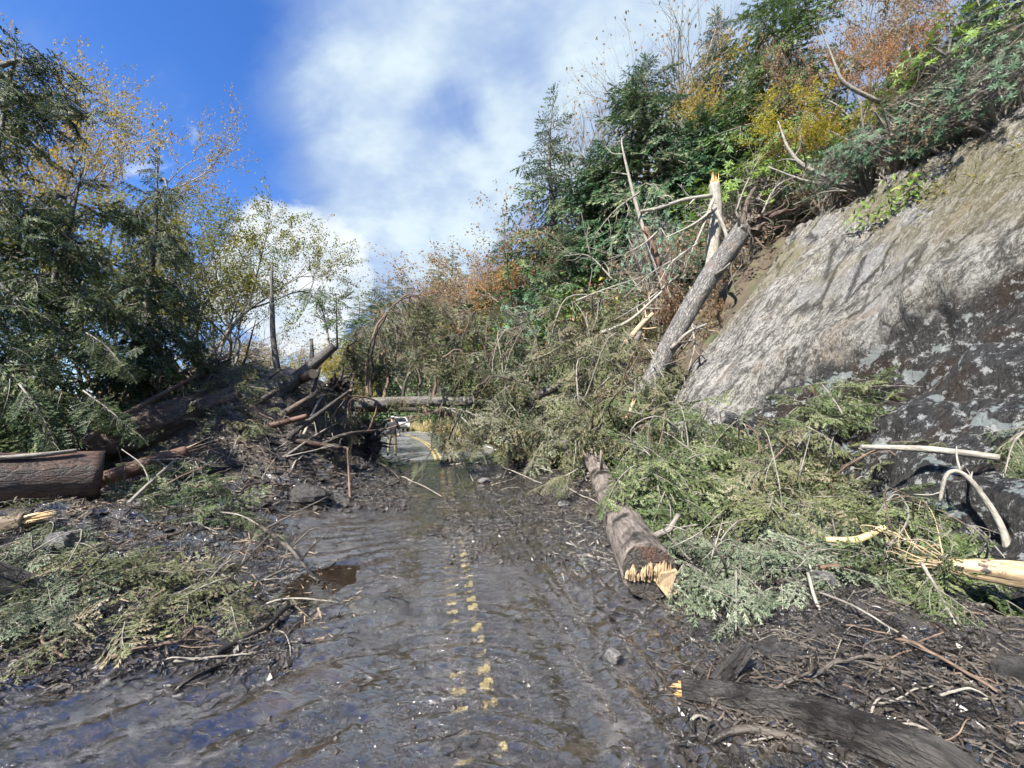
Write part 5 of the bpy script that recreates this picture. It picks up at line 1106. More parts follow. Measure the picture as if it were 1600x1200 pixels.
# in front of the rock
spruce_heap('fallen_spruce', 'largest bright green spruce crown fallen beside the road log', [(990, 665, 725), (1020, 640, 770), (1060, 612, 800), (1130, 620, 850), (1190, 660, 860), (1230, 720, 860)], 130, 5.0, 7.6, 6, 'spruce_fresh', NEAR, (.5, 1.0), .9, trunk=[(1000, 700, 7.4), (1090, 740, 6.2), (1200, 800, 5.2)], bend=16)
spruce_heap('fallen_spruce', 'olive spruce crown fallen against the pale foot of the rock', [(1180, 660, 830), (1260, 655, 850), (1340, 670, 860), (1420, 700, 860), (1470, 740, 880)], 135, 4.2, 6.0, 7, 'spruce_olive', NEAR, (.4, .9), .8, bend=14)
spruce_heap('fallen_spruce', 'sunlit green spruce boughs heaped on the ledge of the rock', [(1240, 612, 660), (1300, 588, 660), (1370, 580, 655), (1440, 620, 665)], 42, 5.6, 6.4, 8, 'spruce_fresh', NEAR, (.4, .7), .5, bend=5)
spruce_heap('fallen_spruce', 'pale matted spruce boughs between the road log butt and the torn trunk', [(1060, 820, 880), (1120, 830, 950), (1200, 830, 960), (1290, 850, 930), (1380, 850, 900)], 75, 3.3, 4.4, 9, 'spruce_blue', NEAR, (.28, .6), 1.0, bend=26)
spruce_heap('fallen_spruce', 'shaggy spruce boughs under the arched branch', [(1380, 750, 900), (1440, 770, 910), (1500, 800, 930), (1560, 830, 920)], 60, 3.2, 4.2, 10, 'spruce_fresh', NEAR, (.3, .6), .9, bend=12)
# on the valley side bank
spruce_heap('fallen_spruce', 'matted grey green boughs spread over the near mud bank', [(-60, 850, 1010), (60, 845, 1020), (160, 860, 990), (270, 880, 970), (380, 905, 950)], 48, 2.9, 4.3, 21, 'spruce_olive', NEAR, (.25, .55), .3, bend=10, wood='twig')
spruce_heap('fallen_spruce', 'bluish boughs piled at the picture edge below the big sawn log', [(-60, 860, 980), (40, 850, 990), (130, 870, 960)], 34, 2.9, 3.9, 22, 'spruce_blue', NEAR, (.2, .4), .3, bend=6)
spruce_heap('fallen_spruce', 'dark crushed spruce brush packed along the debris pile', [(170, 590, 700), (260, 570, 700), (340, 590, 690), (420, 600, 690)], 130, 8.2, 10.5, 23, 'spruce_olive', MIDB, (.4, .8), .6, bend=18, wood='twig_brown')
spruce_heap('fallen_spruce', 'broken green boughs below the rotten log', [(190, 720, 800), (280, 700, 800), (370, 740, 830)], 34, 5.2, 7.0, 24, 'spruce_dark', NEAR, (.35, .6), .4, bend=8)
spruce_heap('fallen_spruce', 'grey brush heaped under the butt of the level trunk', [(430, 610, 660), (500, 600, 680), (560, 620, 690)], 40, 10.2, 11.6, 25, 'spruce_grey', HANG, (.3, .6), 1.0, bend=16, wood='twig_brown')
i_ = 0
for lb, pts, r_, n, L, mt in (
    ('spruce bough hanging down over the dark debris, pale needle tips', [at(1150, 890, 3.4), at(1150, 940, 3.15), at(1150, 990, 3.0)], .012, 9, .30, 'spruce_blue'),
    ('long spruce bough trailing down near the picture edge', [at(1440, 880, 3.1), at(1480, 950, 2.85), at(1520, 1030, 2.65)], .014, 16, .32, 'spruce_fresh'),
    ('bough at the picture edge beside the grey pole', [at(1620, 660, 4.0), at(1585, 690, 3.9), at(1570, 740, 3.8)], .014, 12, .42, 'spruce_fresh'),
    ('thin bough lying below the grey pole', [at(1640, 700, 4.2), at(1550, 690, 4.3), at(1440, 690, 4.6)], .016, 10, .35, 'spruce_olive'),
    ('little green tuft of spruce on the mud in the road gap', [at(640, 757, 9.8), at(648, 745, 9.9), at(655, 735, 10)], .012, 9, .30, 'spruce_fresh'),
    ('bough lying on the mud beside the middle of the road log', [at(900, 735, 7.4), at(880, 745, 7.4), at(850, 758, 7.4)], .016, 13, .45, 'spruce_olive'),
    ('bough lying over the sawn butt of the road log', [at(1090, 820, 4.6), at(1060, 825, 4.5), at(1040, 835, 4.4)], .012, 10, .3, 'spruce_fresh'),
    ('dark bough half sunk in mud beyond the sawn chunk', [at(230, 780, 6.0), at(300, 770, 6.1), at(370, 780, 6.2)], .02, 16, .5, 'spruce'),
    ('mossy green bough arching out of the mud bank', [at(330, 800, 5.6), at(375, 805, 5.5), at(420, 830, 5.3)], .016, 14, .38, 'spruce_fresh'),
    ('bluish green bough under the yellow split log end', [at(-20, 880, 3.6), at(60, 850, 3.9), at(150, 860, 4.1)], .018, 20, .46, 'spruce_blue'),
    ('olive bough tuft in the middle of the mud bank', [at(140, 900, 3.7), at(200, 890, 3.9), at(270, 910, 4.0)], .016, 20, .40, 'spruce_fresh'),
    ('shaggy green bough at the picture edge over the mud flat', [at(-60, 960, 2.9), at(20, 960, 3.0), at(80, 990, 3.05)], .016, 20, .36, 'spruce_blue'),
    ('lowest shaggy bough at the picture edge', [at(-60, 1010, 2.8), at(0, 1005, 2.85), at(70, 1030, 2.85)], .012, 14, .28, 'spruce_fresh'),
    ('grey matted bough at the near tip of the mud bank', [at(260, 930, 3.7), at(330, 930, 3.85), at(400, 930, 3.95)], .014, 18, .34, 'spruce_grey'),
    ('needle covered bough dipping into the brown puddle', [at(380, 960, 3.6), at(450, 935, 3.75), at(560, 945, 3.7)], .014, 10, .26, 'spruce_grey'),
    ('green bough lying over the debris beside the big sawn log end', [at(200, 775, 6.2), at(260, 760, 6.2), at(330, 750, 6.4)], .018, 18, .5, 'spruce_fresh'),
    ('dark hanging bough over the big sawn log', [at(30, 600, 5.6), at(60, 640, 5.5), at(85, 690, 5.4)], .012, 40, .4, 'spruce_dark'),
    ('drooping bough in front of the rotten log', [at(130, 610, 6.0), at(170, 640, 5.95), at(205, 670, 5.9)], .012, 40, .4, 'spruce_dark'),
    ('bright lit bough dangling in front of the verge spruces', [at(135, 520, 6.3), at(165, 540, 6.25), at(195, 575, 6.2)], .012, 40, .36, 'spruce_fresh'),
    ('hanging tan bough in front of the root plate', [at(556, 640, 11), at(552, 660, 10.8), at(550, 690, 10.7)], .02, 14, .5, 'spruce_olive'),
    ('tuft of spruce on a crooked stem above the leaning log', [at(517, 560, 11.2), at(508, 500, 11.2), at(495, 462, 11.2)], .04, 0, .4, 'spruce'),
):
    units = MIDB if n == 40 else NEAR
    o = fallen_bough(lb, pts, r_, n, L, mt, units, seed=i_, hang=.5 if i_ < 16 else 1.0, up=.35 if i_ < 16 else .0); i_ += 1
def tuft():
    """top of the crooked stem: its two clumps of needles"""
    o = [x for x in COL.objects if x.get('label', '').startswith('tuft of spruce')][0]; q = np.random.default_rng(3)
    for u, v, n in ((492, 462, 13), (520, 468, 9), (524, 500, 8)):
        g = Geo()
        for i in range(n): put(g, MIDB[q.integers(6)], aim((q.normal(0, .8), q.normal(0, .5), q.uniform(-1, .2)), q.uniform(0, 6)), at(u + q.normal(0, 6), v + q.normal(0, 5), 11.2), q.uniform(.35, .65), q.normal(0, .1))
        g.build('needle_clump', [M['spruce'], M['twig']], o)
    g = Geo(); add_tube(g, bez([at(527, 545, 11.2), at(526, 500, 11.2), at(525, 462, 11.2)], 8), np.linspace(.035, .01, 8), 6); g.build('limb', M['twig_dark'], o)
tuft()
# ---------------------------------------------------------------- loose sticks, litter, stones, people and vehicles
def ground_stick(uv0, uv1, r, mat, lift=.02, bend=.1, seed=0, label=None, group=None, forks=0, name='stick', arch=0.0):
    a, b = hit(*uv0, lift=.0), hit(*uv1, lift=.0); q = np.random.default_rng(seed); L = np.linalg.norm(b - a)
    m = (a + b) / 2 + np.array([q.normal(0, bend), q.normal(0, bend), 0]) * min(L, .8) * .6
    P = bez([a, m, b], 10); P[:, 2] = np.maximum(P[:, 2], height(P[:, 0], P[:, 1])) + lift + arch * np.sin(np.linspace(0, PI, 10))
    return bent_branch(name, label, P, (r, r * .55), mat, group, cat='stick', seed=seed, sides=7, forks=forks, flen=L * .3)
NAMED = (
    ('thick forked stick lying from the mud bank into the brown puddle', (385, 815), (500, 915), .030, 'twig_mud', 4, .10),
    ('grey stick crossing the mud bank above the puddle', (350, 945), (450, 890), .016, 'twig', 3, .02),
    ('long dark stick slanting from the bank tip down to the water', (270, 1085), (345, 1045), .028, 'bark_mud', 2, .02),
    ('long muddy branch along the near edge of the bank', (335, 1030), (475, 945), .026, 'twig_mud', 5, .04),
    ('pale tipped branch lying at the edge of the bank', (175, 1033), (330, 1005), .016, 'twig_brown', 3, .02),
    ('straight grey stick leaning across green boughs on the bank', (60, 900), (150, 830), .022, 'twig', 1, .10),
    ('long pale stick across the middle of the mud bank', (50, 950), (185, 905), .016, 'bleached', 3, .08),
    ('long pale stick reaching toward the bank tip', (185, 905), (350, 900), .010, 'bleached', 3, .05),
    ('hooked reddish stick at the bank edge', (75, 985), (100, 1035), .015, 'twig_brown', 1, .03),
    ('pale stick low on the bank near the picture edge', (10, 985), (130, 980), .014, 'bleached', 2, .04),
    ('stick standing upright out of the mud in front of the root plate', (548, 782), (543, 700), .03, 'twig_brown', 0, .0),
    ('short dark stick alone on the mud in the middle of the road', (668, 838), (702, 842), .020, 'bark_mud', 2, .02),
    ('dark twig clump on the mud beside the puddle', (600, 938), (640, 945), .012, 'bark_mud', 6, .01),
    ('thin dark stick lying on the mud below the road log butt', (932, 955), (1008, 968), .009, 'bark_mud', 0, .01),
    ('pale long stick over the mud by the low spruce brush', (690, 728), (800, 722), .030, 'bleached', 0, .02),
    ('pale stick pointing at the road log from the mud', (885, 762), (935, 790), .018, 'twig', 1, .03),
    ('stick leaning against the road log', (1040, 870), (1095, 905), .013, 'twig_brown', 1, .10),
    ('branch with fine twigs lying above the foreground log', (1225, 1080), (1390, 1040), .016, 'twig_mud', 7, .03),
    ('thin root like stick along the dark debris near the corner', (1280, 930), (1420, 1010), .011, 'twig', 4, .05),
    ('long brown stick at the picture edge in the dark debris', (1400, 1010), (1560, 1090), .014, 'twig_brown', 3, .05),
    ('upright pale splinter stuck in the mud at the bottom corner', (1415, 1195), (1422, 1165), .014, 'wood_pale', 0, .02),
    ('pale stick in the mud beside the gap tuft', (628, 748), (690, 778), .022, 'twig', 2, .02),
    ('crooked pale branch sweeping out of the debris pile', (470, 690), (600, 640), .035, 'bleached', 4, .25),
    ('grey branch lying down the face of the debris pile', (440, 720), (545, 655), .035, 'twig', 5, .10),
    ('bare branch with fingers above the rotten log', (200, 790), (300, 700), .025, 'twig', 4, .10),
    ('pale crossed stick on the rotten log', (235, 660), (330, 658), .03, 'bleached', 2, .12),
)
for k, (lb, a, b, r_, mt, fk, ar) in enumerate(NAMED):
    if 'upright' in lb:
        p = hit(*a); d = p[1]; bent_branch('stick', lb, [p - [0, 0, .1], at(*[(a[i] + b[i]) / 2 for i in (0, 1)], d + .05), at(*b, d)], (r_, r_ * .6), mt, 'named', 'stick', seed=k)['group'] = 'loose sticks and branches'
    else: ground_stick(a, b, r_, mt, seed=k, label=lb, group='loose sticks and branches', forks=fk, arch=ar)
MARKS = [((480, 900), 'beside the brown puddle'), ((60, 830), 'under the split log end'), ((80, 920), 'by the grey log stub'), ((240, 805), 'by the sawn chunk'), ((330, 930), 'by the bank tip'), ((200, 1000), 'at the edge of the water'),
         ((430, 640), 'under the leaning log'), ((570, 690), 'by the root plate'), ((500, 640), 'by the root ball'), ((480, 780), 'by the boulder'), ((340, 700), 'below the rotten log'), ((400, 760), 'on the lower pile'), ((550, 760), 'by the upright stick'),
         ((160, 760), 'by the big sawn log end'), ((300, 780), 'by the dark bough'), ((930, 720), 'by the far road log'), ((1010, 890), 'by the road log butt'), ((1100, 700), 'in the largest green crown'), ((1250, 740), 'under the pale rock foot'), ((1400, 800), 'by the shredded fibres'), ((1340, 840), 'by the peeled branch'), ((1500, 760), 'by the arched branch'), ((1450, 690), 'by the grey pole'),
         ((1200, 1010), 'by the flat slab'), ((1150, 1080), 'by the mud stub'), ((1330, 1150), 'on the foreground log'), ((1300, 950), 'under the curved stick'), ((1500, 1000), 'under the trailing bough'), ((1560, 1080), 'by the leaning slab'), ((760, 700), 'by the flat brown log'), ((850, 700), 'by the pale sawn end'), ((760, 755), 'by the pale stone'), ((880, 760), 'near the road log middle'),
         ((600, 940), 'between puddle and yellow line'), ((700, 850), 'on the yellow line'), ((900, 1020), 'by the round stone'), ((700, 1100), 'in the tyre marks'), ((950, 900), 'short of the road log butt')]
def scatter_sticks():
    """the many loose sticks of each patch of debris"""
    q = np.random.default_rng(44)
    for lb, grp, box, n, rr, ll, mats, arch in (
        ('stick strewn on the mud bank', 'sticks on the valley side mud bank', (0, 440, 850, 1050), 42, (.003, .009), (40, 150), ('twig', 'twig_mud', 'twig_mud', 'twig_brown', 'twig'), .05),
        ('stick jutting from the debris pile', 'sticks in the debris pile', (300, 620, 610, 780), 60, (.008, .022), (25, 95), ('twig', 'twig_dark', 'twig_brown', 'twig_mud', 'twig_mud'), .14),
        ('stick on dark soil', 'sticks beside the big sawn log', (60, 420, 700, 850), 30, (.006, .016), (30, 100), ('twig', 'twig_mud', 'twig_brown'), .08),
        ('stick tangled in boughs', 'sticks in the boughs before the rock', (900, 1560, 640, 940), 45, (.005, .014), (40, 130), ('twig', 'bleached', 'twig', 'twig_brown'), .30),
        ('twig on corner soil', 'twigs on the soil by the foreground log', (1080, 1600, 930, 1180), 45, (.003, .009), (30, 120), ('twig_mud', 'twig', 'twig_brown', 'twig_dark'), .04),
        ('stick at the mud edge', 'sticks beside the gap', (690, 920, 660, 770), 26, (.010, .022), (25, 80), ('twig', 'twig_mud', 'bleached', 'twig_dark'), .12),
        ('twig pressed into road mud', 'twigs in the road mud', (450, 1050, 790, 1190), 22, (.003, .007), (14, 50), ('bark_mud', 'twig_mud'), .0)):
        for i in range(n):
            u, v = q.uniform(box[0], box[1]), q.uniform(box[2], box[3]); a = q.normal(0, .8); l = q.uniform(*ll)
            mt = mats[q.integers(len(mats))]; tone = {'twig': 'grey', 'bleached': 'pale', 'twig_mud': 'muddy', 'twig_brown': 'brown', 'twig_dark': 'dark', 'bark_mud': 'black'}[mt]; f = (l - ll[0]) / (ll[1] - ll[0])
            lb2 = ('short ' if f < .34 else 'long ' if f > .67 else '') + tone + ' ' + lb + ', ' + min(MARKS, key=lambda k: math.hypot(k[0][0] - u, k[0][1] - v))[1]
            ground_stick((u, v), (u + l * math.cos(a), v - l * math.sin(a) * .7), q.uniform(*rr), mt, lift=q.uniform(-.4, 1) * arch * .7 if arch else .0, seed=1000 + i, label=lb2, group=grp, arch=q.uniform(0, arch), forks=2 if q.random() < .25 and arch else 0)
scatter_sticks()

def litter():
    """bark chips, clods, needles and twig bits no one could count"""
    q = np.random.default_rng(71)
    for name, label, box, n, s, mat in (
        ('debris', 'carpet of broken twigs and bark on the valley side bank', (-20, 460, 700, 1060), 5200, .8, 'twig_mud'), ('debris', 'carpet of muddy clods and twigs on the debris pile', (280, 640, 600, 790), 4200, 1.0, 'twig_mud'),
        ('debris', 'dark soil and twig litter before the rock', (1060, 1620, 860, 1190), 5200, .8, 'twig_mud'), ('debris', 'twig litter under the boughs before the rock', (880, 1600, 640, 900), 3000, 1.0, 'twig'),
        ('debris', 'muddy litter along the edge of the road', (690, 960, 690, 840), 2200, 1.0, 'twig_mud'), ('debris', 'reddish bark chips on the banks', (0, 520, 690, 1000), 900, 1.2, 'wood_old')):
        g = Geo(); m = n // 6; U = q.uniform(box[0], box[1], m); Vv = q.uniform(box[2], box[3], m); c = np.array([hit(u, v) for u, v in zip(U, Vv)])
        P = np.repeat(c, 6, 0) + q.normal(0, 1, (m * 6, 3)) * [.16, .16, 0]; n = len(P)
        P[:, 2] = height(P[:, 0], P[:, 1]) + q.uniform(-.004, .035, n); a = q.uniform(0, 6.3, n); dist = np.clip(P[:, 1], 2, 12)[:, None]
        D = np.stack([np.cos(a), np.sin(a), q.normal(0, .3, n)], -1); L = q.uniform(.03, .16, n)[:, None] * s * (.6 + dist * .06); w = q.uniform(.002, .006, n)[:, None] * (.5 + dist * .12)
        S = unit(np.cross(D, [0, 0, 1])); U2 = np.array([0, 0, 1.0])
        V = np.stack([P - S * w, P + S * w, P + U2 * w * 1.6, P + D * L - S * w * .4 + q.normal(0, .008, (n, 3)), P + D * L + S * w * .4, P + D * L + U2 * w], 1).reshape(-1, 3)
        b = np.arange(n)[:, None] * 6; tc = V * 1.0
        g.add(V, np.concatenate([b + [0, 1, 4, 3], b + [1, 2, 5, 4], b + [2, 0, 3, 5]]), 0, .5, tc); o = g.build(name, M[mat]); tag(o, label, kind='stuff')
    # mud clods
    g = Geo(); q = np.random.default_rng(72)
    base = np.array([(1, 0, 0), (-1, 0, 0), (0, 1, 0), (0, -1, 0), (0, 0, 1), (.7, .7, .5), (-.7, .6, .5), (.6, -.7, .5), (-.6, -.7, .55)], float)
    F = np.array([(0, 5, 2), (2, 5, 4), (0, 4, 5), (2, 6, 1), (2, 4, 6), (1, 6, 4), (0, 3, 7), (0, 7, 4), (3, 4, 7), (1, 8, 3), (1, 4, 8), (3, 8, 4)])
    for box, n, s in (((0, 470, 800, 1060), 700, (.015, .05)), ((380, 640, 680, 800), 600, (.03, .09)), ((1050, 1600, 900, 1190), 800, (.012, .05)), ((700, 980, 700, 880), 500, (.02, .06)), ((420, 1050, 760, 1190), 500, (.008, .022))):
        for i in range(n):
            c = hit(q.uniform(box[0], box[1]), q.uniform(box[2], box[3])); k = q.uniform(*s); g.add(c + base * k * q.uniform(.6, 1.3, (9, 3)) * [1, 1, .7], F)
    m, t, b = new_mat('clod'); set_b(t, b, Base_Color=t.mix(t.noise(pos(t), 20, 4), (.018, .016, .014), (.06, .052, .046)), Roughness=.35); o = g.build('mud_debris', m); tag(o, 'loose clods of black mud', kind='stuff')
litter()

def stone(name, label, c, sz, seed, mat, flat=.7, sub=3):
    """an angular stone"""
    q = np.random.default_rng(seed); bm_v = []; n = 14; th = np.linspace(0, PI, 9); ph = np.linspace(0, 2 * PI, n + 1)[:-1]
    pl = unit(q.normal(0, 1, (11, 3))); off = q.uniform(.6, .95, 11); V = []
    for a in th:
        for b_ in ph:
            d = np.array([math.sin(a) * math.cos(b_), math.sin(a) * math.sin(b_), math.cos(a)]); k = pl @ d; rr = min([o / x for o, x in zip(off, k) if x > .05] + [1.25]); V.append(c + d * rr * np.asarray(sz) * [1, 1, flat])
    i = np.arange(8)[:, None] * n; j = np.arange(n)[None]; j2 = (j + 1) % n; g = Geo().add(V, np.stack([i + j, i + n + j, i + n + j2, i + j2], -1).reshape(-1, 4)); o = g.build(name, mat); return tag(o, label, 'stone', 'loose stones')
def stone_mat(name, a, b_, rg):
    m, t, b = new_mat(name); p = pos(t); n = t.noise(p, 24, 8, .75); n2 = t.noise(p, 6, 4); c = t.mix(t.step(n, .35, .65), a, b_); c = t.mix(t.step(n2, .5, .62), c, (.02, .018, .016))
    set_b(t, b, Base_Color=c, Roughness=rg, Normal=t.bump(t.math('ADD', n, n2), 1.0, .05)); return m
STM = stone_mat('grey_stone', (.07, .068, .065), (.26, .25, .24), .6); STD = stone_mat('wet_stone', (.018, .017, .016), (.09, .085, .08), .45)
stone('stone', 'round grey stone lying alone on the wet road', hit(956, 1032) + [0, 0, .035], (.065, .055, .06), 1, STM, .8)
stone('stone', 'small pale pebble beside the foreground log stub', hit(1087, 1040) + [0, 0, .015], (.022, .025, .03), 2, STM)
stone('stone', 'flat dark slab under the hanging bough', hit(1230, 1020) + [0, 0, .01], (.26, .12, .10), 3, STD, .6)
stone('stone', 'grey stone in the dark debris under the peeled branch', hit(1285, 915) + [0, 0, .05], (.12, .1, .1), 4, STM, .7)
stone('stone', 'dark slab of rock leaning at the picture edge', hit(1590, 1060) + [0, 0, .02], (.14, .1, .1), 5, STD, .7)
stone('stone', 'grey boulder half sunk on the debris pile slope', hit(480, 780) + [0, 0, .1], (.35, .3, .28), 6, STD, .6)
stone('stone', 'pale stone at the mud edge beyond the road', hit(755, 755) + [0, 0, .04], (.18, .15, .14), 7, STM, .6)
stone('stone', 'pale stone in the green boughs on the bank', hit(85, 860) + [0, 0, .07], (.14, .12, .13), 8, STM, .8)
stone('stone', 'stone at the edge of the mud beside the road log', hit(882, 790) + [0, 0, .03], (.1, .09, .09), 9, STM, .6)
stone('stone', 'dark stone in the gap at the far mud edge', hit(700, 726) + [0, 0, .06], (.3, .2, .2), 10, STD, .6)

# leafy plant and moss on the rock
def rock_plants():
    def onrock(u, v, d=.12):
        p, q_ = rock_pq(u, v); return RO + p * EP + q_ * EQ + d * EN
    T = np.array([(0, 0, 0), (.45, .17, .02), (.5, 0, -.04), (0, 0, 0), (.5, 0, -.04), (.45, -.17, .02), (.45, .17, .02), (1, 0, -.10), (.5, 0, -.04), (.5, 0, -.04), (1, 0, -.10), (.45, -.17, .02)])
    q = np.random.default_rng(3); f = Geo(); g = Geo(); Ps, Ds, Us, Ls, Ts = [], [], [], [], []
    o = thing('leafy_plant', 'bright green leafy plant trailing over the rock face', 'plant', onrock(1450, 310, .0))
    st = bez([onrock(1460, 300, .3), onrock(1410, 340, .4), onrock(1355, 362, .35)], 14); add_tube(g, st, np.linspace(.02, .006, 14), 5); g.build('stem', M['twig'], o)
    for i in range(190): 
        c = st[q.integers(14)] + q.normal(0, .14, 3); Ps.append(c); Ds.append(q.normal(0, 1, 3) - EQ * .4 + EN * .3); Us.append(EN + q.normal(0, .3, 3)); Ls.append(q.uniform(.10, .19)); Ts.append(q.random())
    sprigs(f, Ps, Ds, Us, Ls, T, Ts); f.build('leaves', M['leaf_rhodo_light'], o)
    # moss and grass on the lip
    g = Geo(); n = 3600; t = q.random(n); U = 1370 + t * 250; top = np.interp(U, [1370, 1440, 1500, 1600, 1640], [330, 300, 260, 195, 180]); Vv = top + np.abs(q.normal(0, 34, n)) - 12
    P = np.array([onrock(u, v, .02) for u, v in zip(U, Vv)]) + EN * q.uniform(-.15, .12, n)[:, None]; D = unit(q.normal(0, .5, (n, 3)) - EQ * .6 + EN * .7); S = unit(np.cross(D, q.normal(0, 1, (n, 3)))); L = q.uniform(.05, .2, n)[:, None]
    V = np.stack([P - S * .006, P + S * .006, P + D * L * .6 - [0, 0, .02], P + D * L - EQ * L * .35], 1).reshape(-1, 3); b = np.arange(n)[:, None] * 4
    g.add(V, np.concatenate([b + [0, 1, 2], b + [0, 2, 3]]), 0, np.repeat(q.random(n), 4)); o = g.build('grass', M['moss']); tag(o, 'yellow green moss and grass along the lip of the rock', kind='stuff')
    o = thing('dead_tuft', 'tuft of brown dead needles hanging on the pale rock', 'bough', onrock(1125, 500, .0)); f = Geo()
    for i in range(16): put(f, MIDB[i % 6], aim(q.normal(0, 1, 3) - EQ * .6, q.uniform(0, 6)), onrock(1125 + q.normal(0, 14), 500 + q.normal(0, 9), .2), q.uniform(.3, .55))
    f.build('needles', [M['dead_needles'], M['twig']], o)
    # dry grass on the far shoulder
    g = Geo(); n = 5000; y = q.uniform(17, 60, n); x = xc(y) + q.choice([-1, 1], n) * q.uniform(4.0, 6.5, n); P = np.stack([x, y, height(x, y)], -1); D = np.stack([q.normal(0, .4, n), q.normal(0, .4, n), np.ones(n)], -1); S = np.stack([np.ones(n), np.zeros(n), np.zeros(n)], -1) * .03; L = q.uniform(.3, .9, n)[:, None]
    V = np.stack([P - S, P + S, P + D * L], 1).reshape(-1, 3); g.add(V, np.arange(n * 3).reshape(-1, 3), 0, np.repeat(q.random(n), 3)); o = g.build('roadside_grass', M['dry_grass']); tag(o, 'dry yellow grass on the shoulders of the open road', kind='stuff')
rock_plants()

def person():
    """standing in the gap, back turned, arms slightly away from the body"""
    b = hit(612, 714); X, Y = b[0], b[1]; z0 = .05
    me = bpy.data.meshes.new('person'); J = {}
    pts = [('pel', 0, 0, .96, .15), ('wst', 0, 0, 1.10, .155), ('che', 0, .01, 1.32, .185), ('nkb', 0, .01, 1.48, .09), ('nek', 0, 0, 1.54, .062), ('hea', 0, 0, 1.66, .098), ('top', 0, .0, 1.75, .075)]
    for s, n in ((-1, 'l'), (1, 'r')):
        pts += [('hip' + n, s * .10, 0, .90, .105), ('kne' + n, s * .13, .02, .50, .075), ('ank' + n, s * .15, 0, .10, .052), ('toe' + n, s * .18, -.16, .045, .045),
                ('sho' + n, s * .20, .01, 1.42, .085), ('elb' + n, s * .29, .03, 1.14, .062), ('wri' + n, s * .27, -.10, .95, .045), ('han' + n, s * .25, -.15, .88, .042)]
    idx = {p[0]: i for i, p in enumerate(pts)}; E = [('pel', 'wst'), ('wst', 'che'), ('che', 'nkb'), ('nkb', 'nek'), ('nek', 'hea'), ('hea', 'top')]
    for n in 'lr': E += [('pel', 'hip' + n), ('hip' + n, 'kne' + n), ('kne' + n, 'ank' + n), ('ank' + n, 'toe' + n), ('che', 'sho' + n), ('sho' + n, 'elb' + n), ('elb' + n, 'wri' + n), ('wri' + n, 'han' + n)]
    me.from_pydata([p[1:4] for p in pts], [(idx[a], idx[c]) for a, c in E], []); o = bpy.data.objects.new('person_tmp', me); COL.objects.link(o)
    sk = o.modifiers.new('skin', 'SKIN'); o.modifiers.new('sub', 'SUBSURF').levels = 2
    for i, p in enumerate(pts): me.skin_vertices[0].data[i].radius = (p[4], p[4]); me.skin_vertices[0].data[i].use_root = (p[0] == 'pel')
    dg = bpy.context.evaluated_depsgraph_get(); ev = bpy.data.meshes.new_from_object(o.evaluated_get(dg)); bpy.data.objects.remove(o)
    for m in (plain_mat('dark_jacket', (.022, .026, .035), .7), plain_mat('camo_trousers', (.22, .20, .125), .8, .6, 18), plain_mat('skin', (.45, .27, .19), .5, .1), plain_mat('boots', (.05, .035, .025), .6), plain_mat('pale_cap', (.62, .62, .60), .7, .1)): ev.materials.append(m)
    for f in ev.polygons:
        c = f.center; f.use_smooth = True
        f.material_index = 3 if c.z < .14 else 4 if c.z > 1.665 else 2 if c.z > 1.50 or (abs(c.x) > .2 and c.z < .97) else 0 if c.z > .93 or (abs(c.x) > .21 and c.z > .93) else 1
    p = bpy.data.objects.new('person', ev); COL.objects.link(p); p.location = (X, Y, z0); p.rotation_euler = (0, 0, .3); tag(p, 'person in a dark jacket, tan trousers and pale cap standing in the road gap', 'person')
    g = Geo(); a = np.linspace(0, 2 * PI, 17)[:-1]; g.add([(.115 * math.cos(x), -.02 + .15 * math.sin(x) - (.05 if math.sin(x) < 0 else 0), 1.695) for x in a] + [(0, 0, 1.72)], np.stack([np.full(16, 16), np.arange(16), (np.arange(16) + 1) % 16], -1)); h = g.build('cap_brim', bpy.data.materials['pale_cap']); h.parent = p
person()

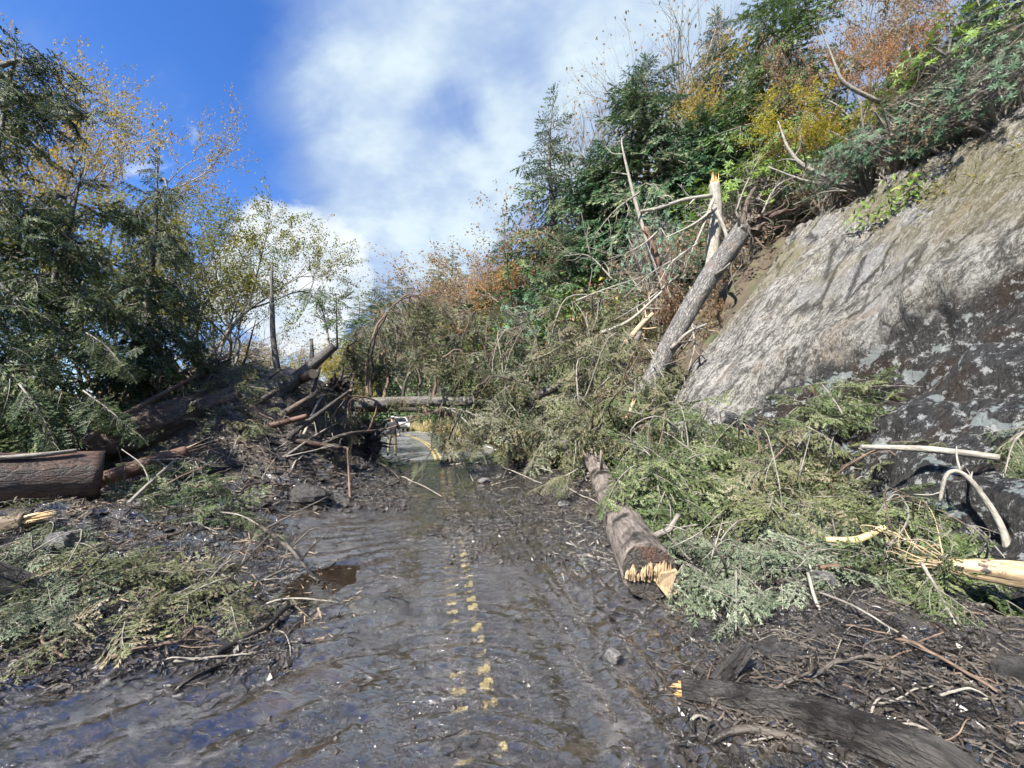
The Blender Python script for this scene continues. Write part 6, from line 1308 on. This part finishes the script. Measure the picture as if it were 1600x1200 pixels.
def box(g, c, s, mat=0, bev=.0, taper=(1, 1)):
    x, y, z = np.asarray(s) / 2; V = np.array([(sx * x * (taper[0] if sz > 0 else 1), sy * y * (taper[1] if sz > 0 else 1), sz * z) for sz in (-1, 1) for sy in (-1, 1) for sx in (-1, 1)]) + c
    g.add(V, [(0, 2, 3, 1), (4, 5, 7, 6), (0, 1, 5, 4), (2, 6, 7, 3), (0, 4, 6, 2), (1, 3, 7, 5)], mat)
def truck():
    c = at(628, 672, 52); X, Y = c[0], c[1]; o = thing('pickup_truck', 'white truck stopped on the open road beyond the person', 'truck', (X, Y, .04))
    W = plain_mat('white_car_paint', (.78, .79, .80), .25, .03); GL = plain_mat('dark_glass', (.03, .035, .04), .08, .1); BK = plain_mat('black_rubber', (.02, .02, .02), .7); LT = plain_mat('lamp_lens', (.8, .8, .75), .15, .05); CH = plain_mat('grille_metal', (.18, .18, .18), .35)
    prof = [(-.0, .45), (0, .95), (.12, 1.12), (1.25, 1.2), (1.95, 1.85), (2.2, 1.92), (3.5, 1.9), (3.75, 1.25), (5.5, 1.22), (5.6, .5)]   # y back from the nose, z
    def part(nm, fn, mt):
        g = Geo(); fn(g); a = bpy.data.objects.new(nm, g.mesh(nm, mt)); COL.objects.link(a); a.parent = o; return a
    def body(g):
        n = len(prof); V = []
        for s in (-1, 1):
            for y, z in prof: V.append((s * (.98 if z < 1.3 else .78), y, z))
        g.add(V, [(i, (i + 1) % n, (i + 1) % n + n, i + n) for i in range(n)])
        cen = len(V); 
        for k, s in ((0, -1), (n, 1)):
            m0 = g.n; g.add([V[k + i] for i in range(n)] + [(s * .98, 2.7, .9)], [(i, (i + 1) % n, n) if s < 0 else ((i + 1) % n, i, n) for i in range(n)])
    part('body', body, W)
    part('windshield', lambda g: g.add([(-.80, 1.30, 1.25), (.80, 1.30, 1.25), (.70, 1.90, 1.82), (-.70, 1.90, 1.82)], [(0, 1, 2, 3)]), GL).location = (0, -.03, .02)
    part('grille', lambda g: box(g, (0, -.02, .8), (1.3, .06, .3)), CH); part('bumper', lambda g: box(g, (0, -.06, .5), (1.94, .16, .2)), BK)
    for s in (-1, 1):
        part('headlight', lambda g: box(g, (s * .80, -.02, .86), (.3, .06, .2)), LT); part('side_mirror', lambda g: box(g, (s * 1.12, 1.45, 1.3), (.2, .12, .2)), BK)
        for y in (.95, 4.5):
            def wh(g): add_tube(g, [(s * .74, y, .38), (s * .78, y, .38), (s * .98, y, .38), (s * 1.0, y, .38)], [.33, .38, .38, .33], 20)
            w_ = part('wheel', wh, BK); g = Geo(); add_tube(g, [(s * .9, y, .38), (s * 1.02, y, .38)], [.22, .2], 16); a = bpy.data.objects.new('rim', g.mesh('rim', CH)); COL.objects.link(a); a.parent = w_
        part('side_window', lambda g: g.add([(s * .99, 2.0, 1.28), (s * .99, 3.5, 1.28), (s * .82, 3.4, 1.8), (s * .82, 2.25, 1.8)], [(0, 1, 2, 3)]), GL)
    o.rotation_euler = (0, 0, .42)
truck()
def cone():
    p = at(694, 688, 14.2); z = gz(p[0], p[1]); o = thing('traffic_cone', 'orange traffic cone half hidden behind the limbs beside the gap', 'cone', (p[0], p[1], max(z, p[2] - .35)))
    OR = plain_mat('cone_orange', (.75, .13, .02), .5, .1); BK = bpy.data.materials['black_rubber']; WT = plain_mat('cone_band', (.8, .8, .8), .3, .05)
    for nm, P, r_, m in (('cone_body', [(0, 0, .04), (0, 0, .68), (0, 0, .7)], [.17, .035, .02], OR), ('reflective_band', [(0, 0, .36), (0, 0, .50)], [.109, .079], WT)):
        g = Geo(); add_tube(g, P, r_, 20); a = bpy.data.objects.new(nm, g.mesh(nm, m)); COL.objects.link(a); a.parent = o
    g = Geo(); box(g, (0, 0, .02), (.42, .42, .05)); a = bpy.data.objects.new('cone_base', g.mesh('cone_base', BK)); COL.objects.link(a); a.parent = o; o.scale = (.65, .65, .65)
cone()
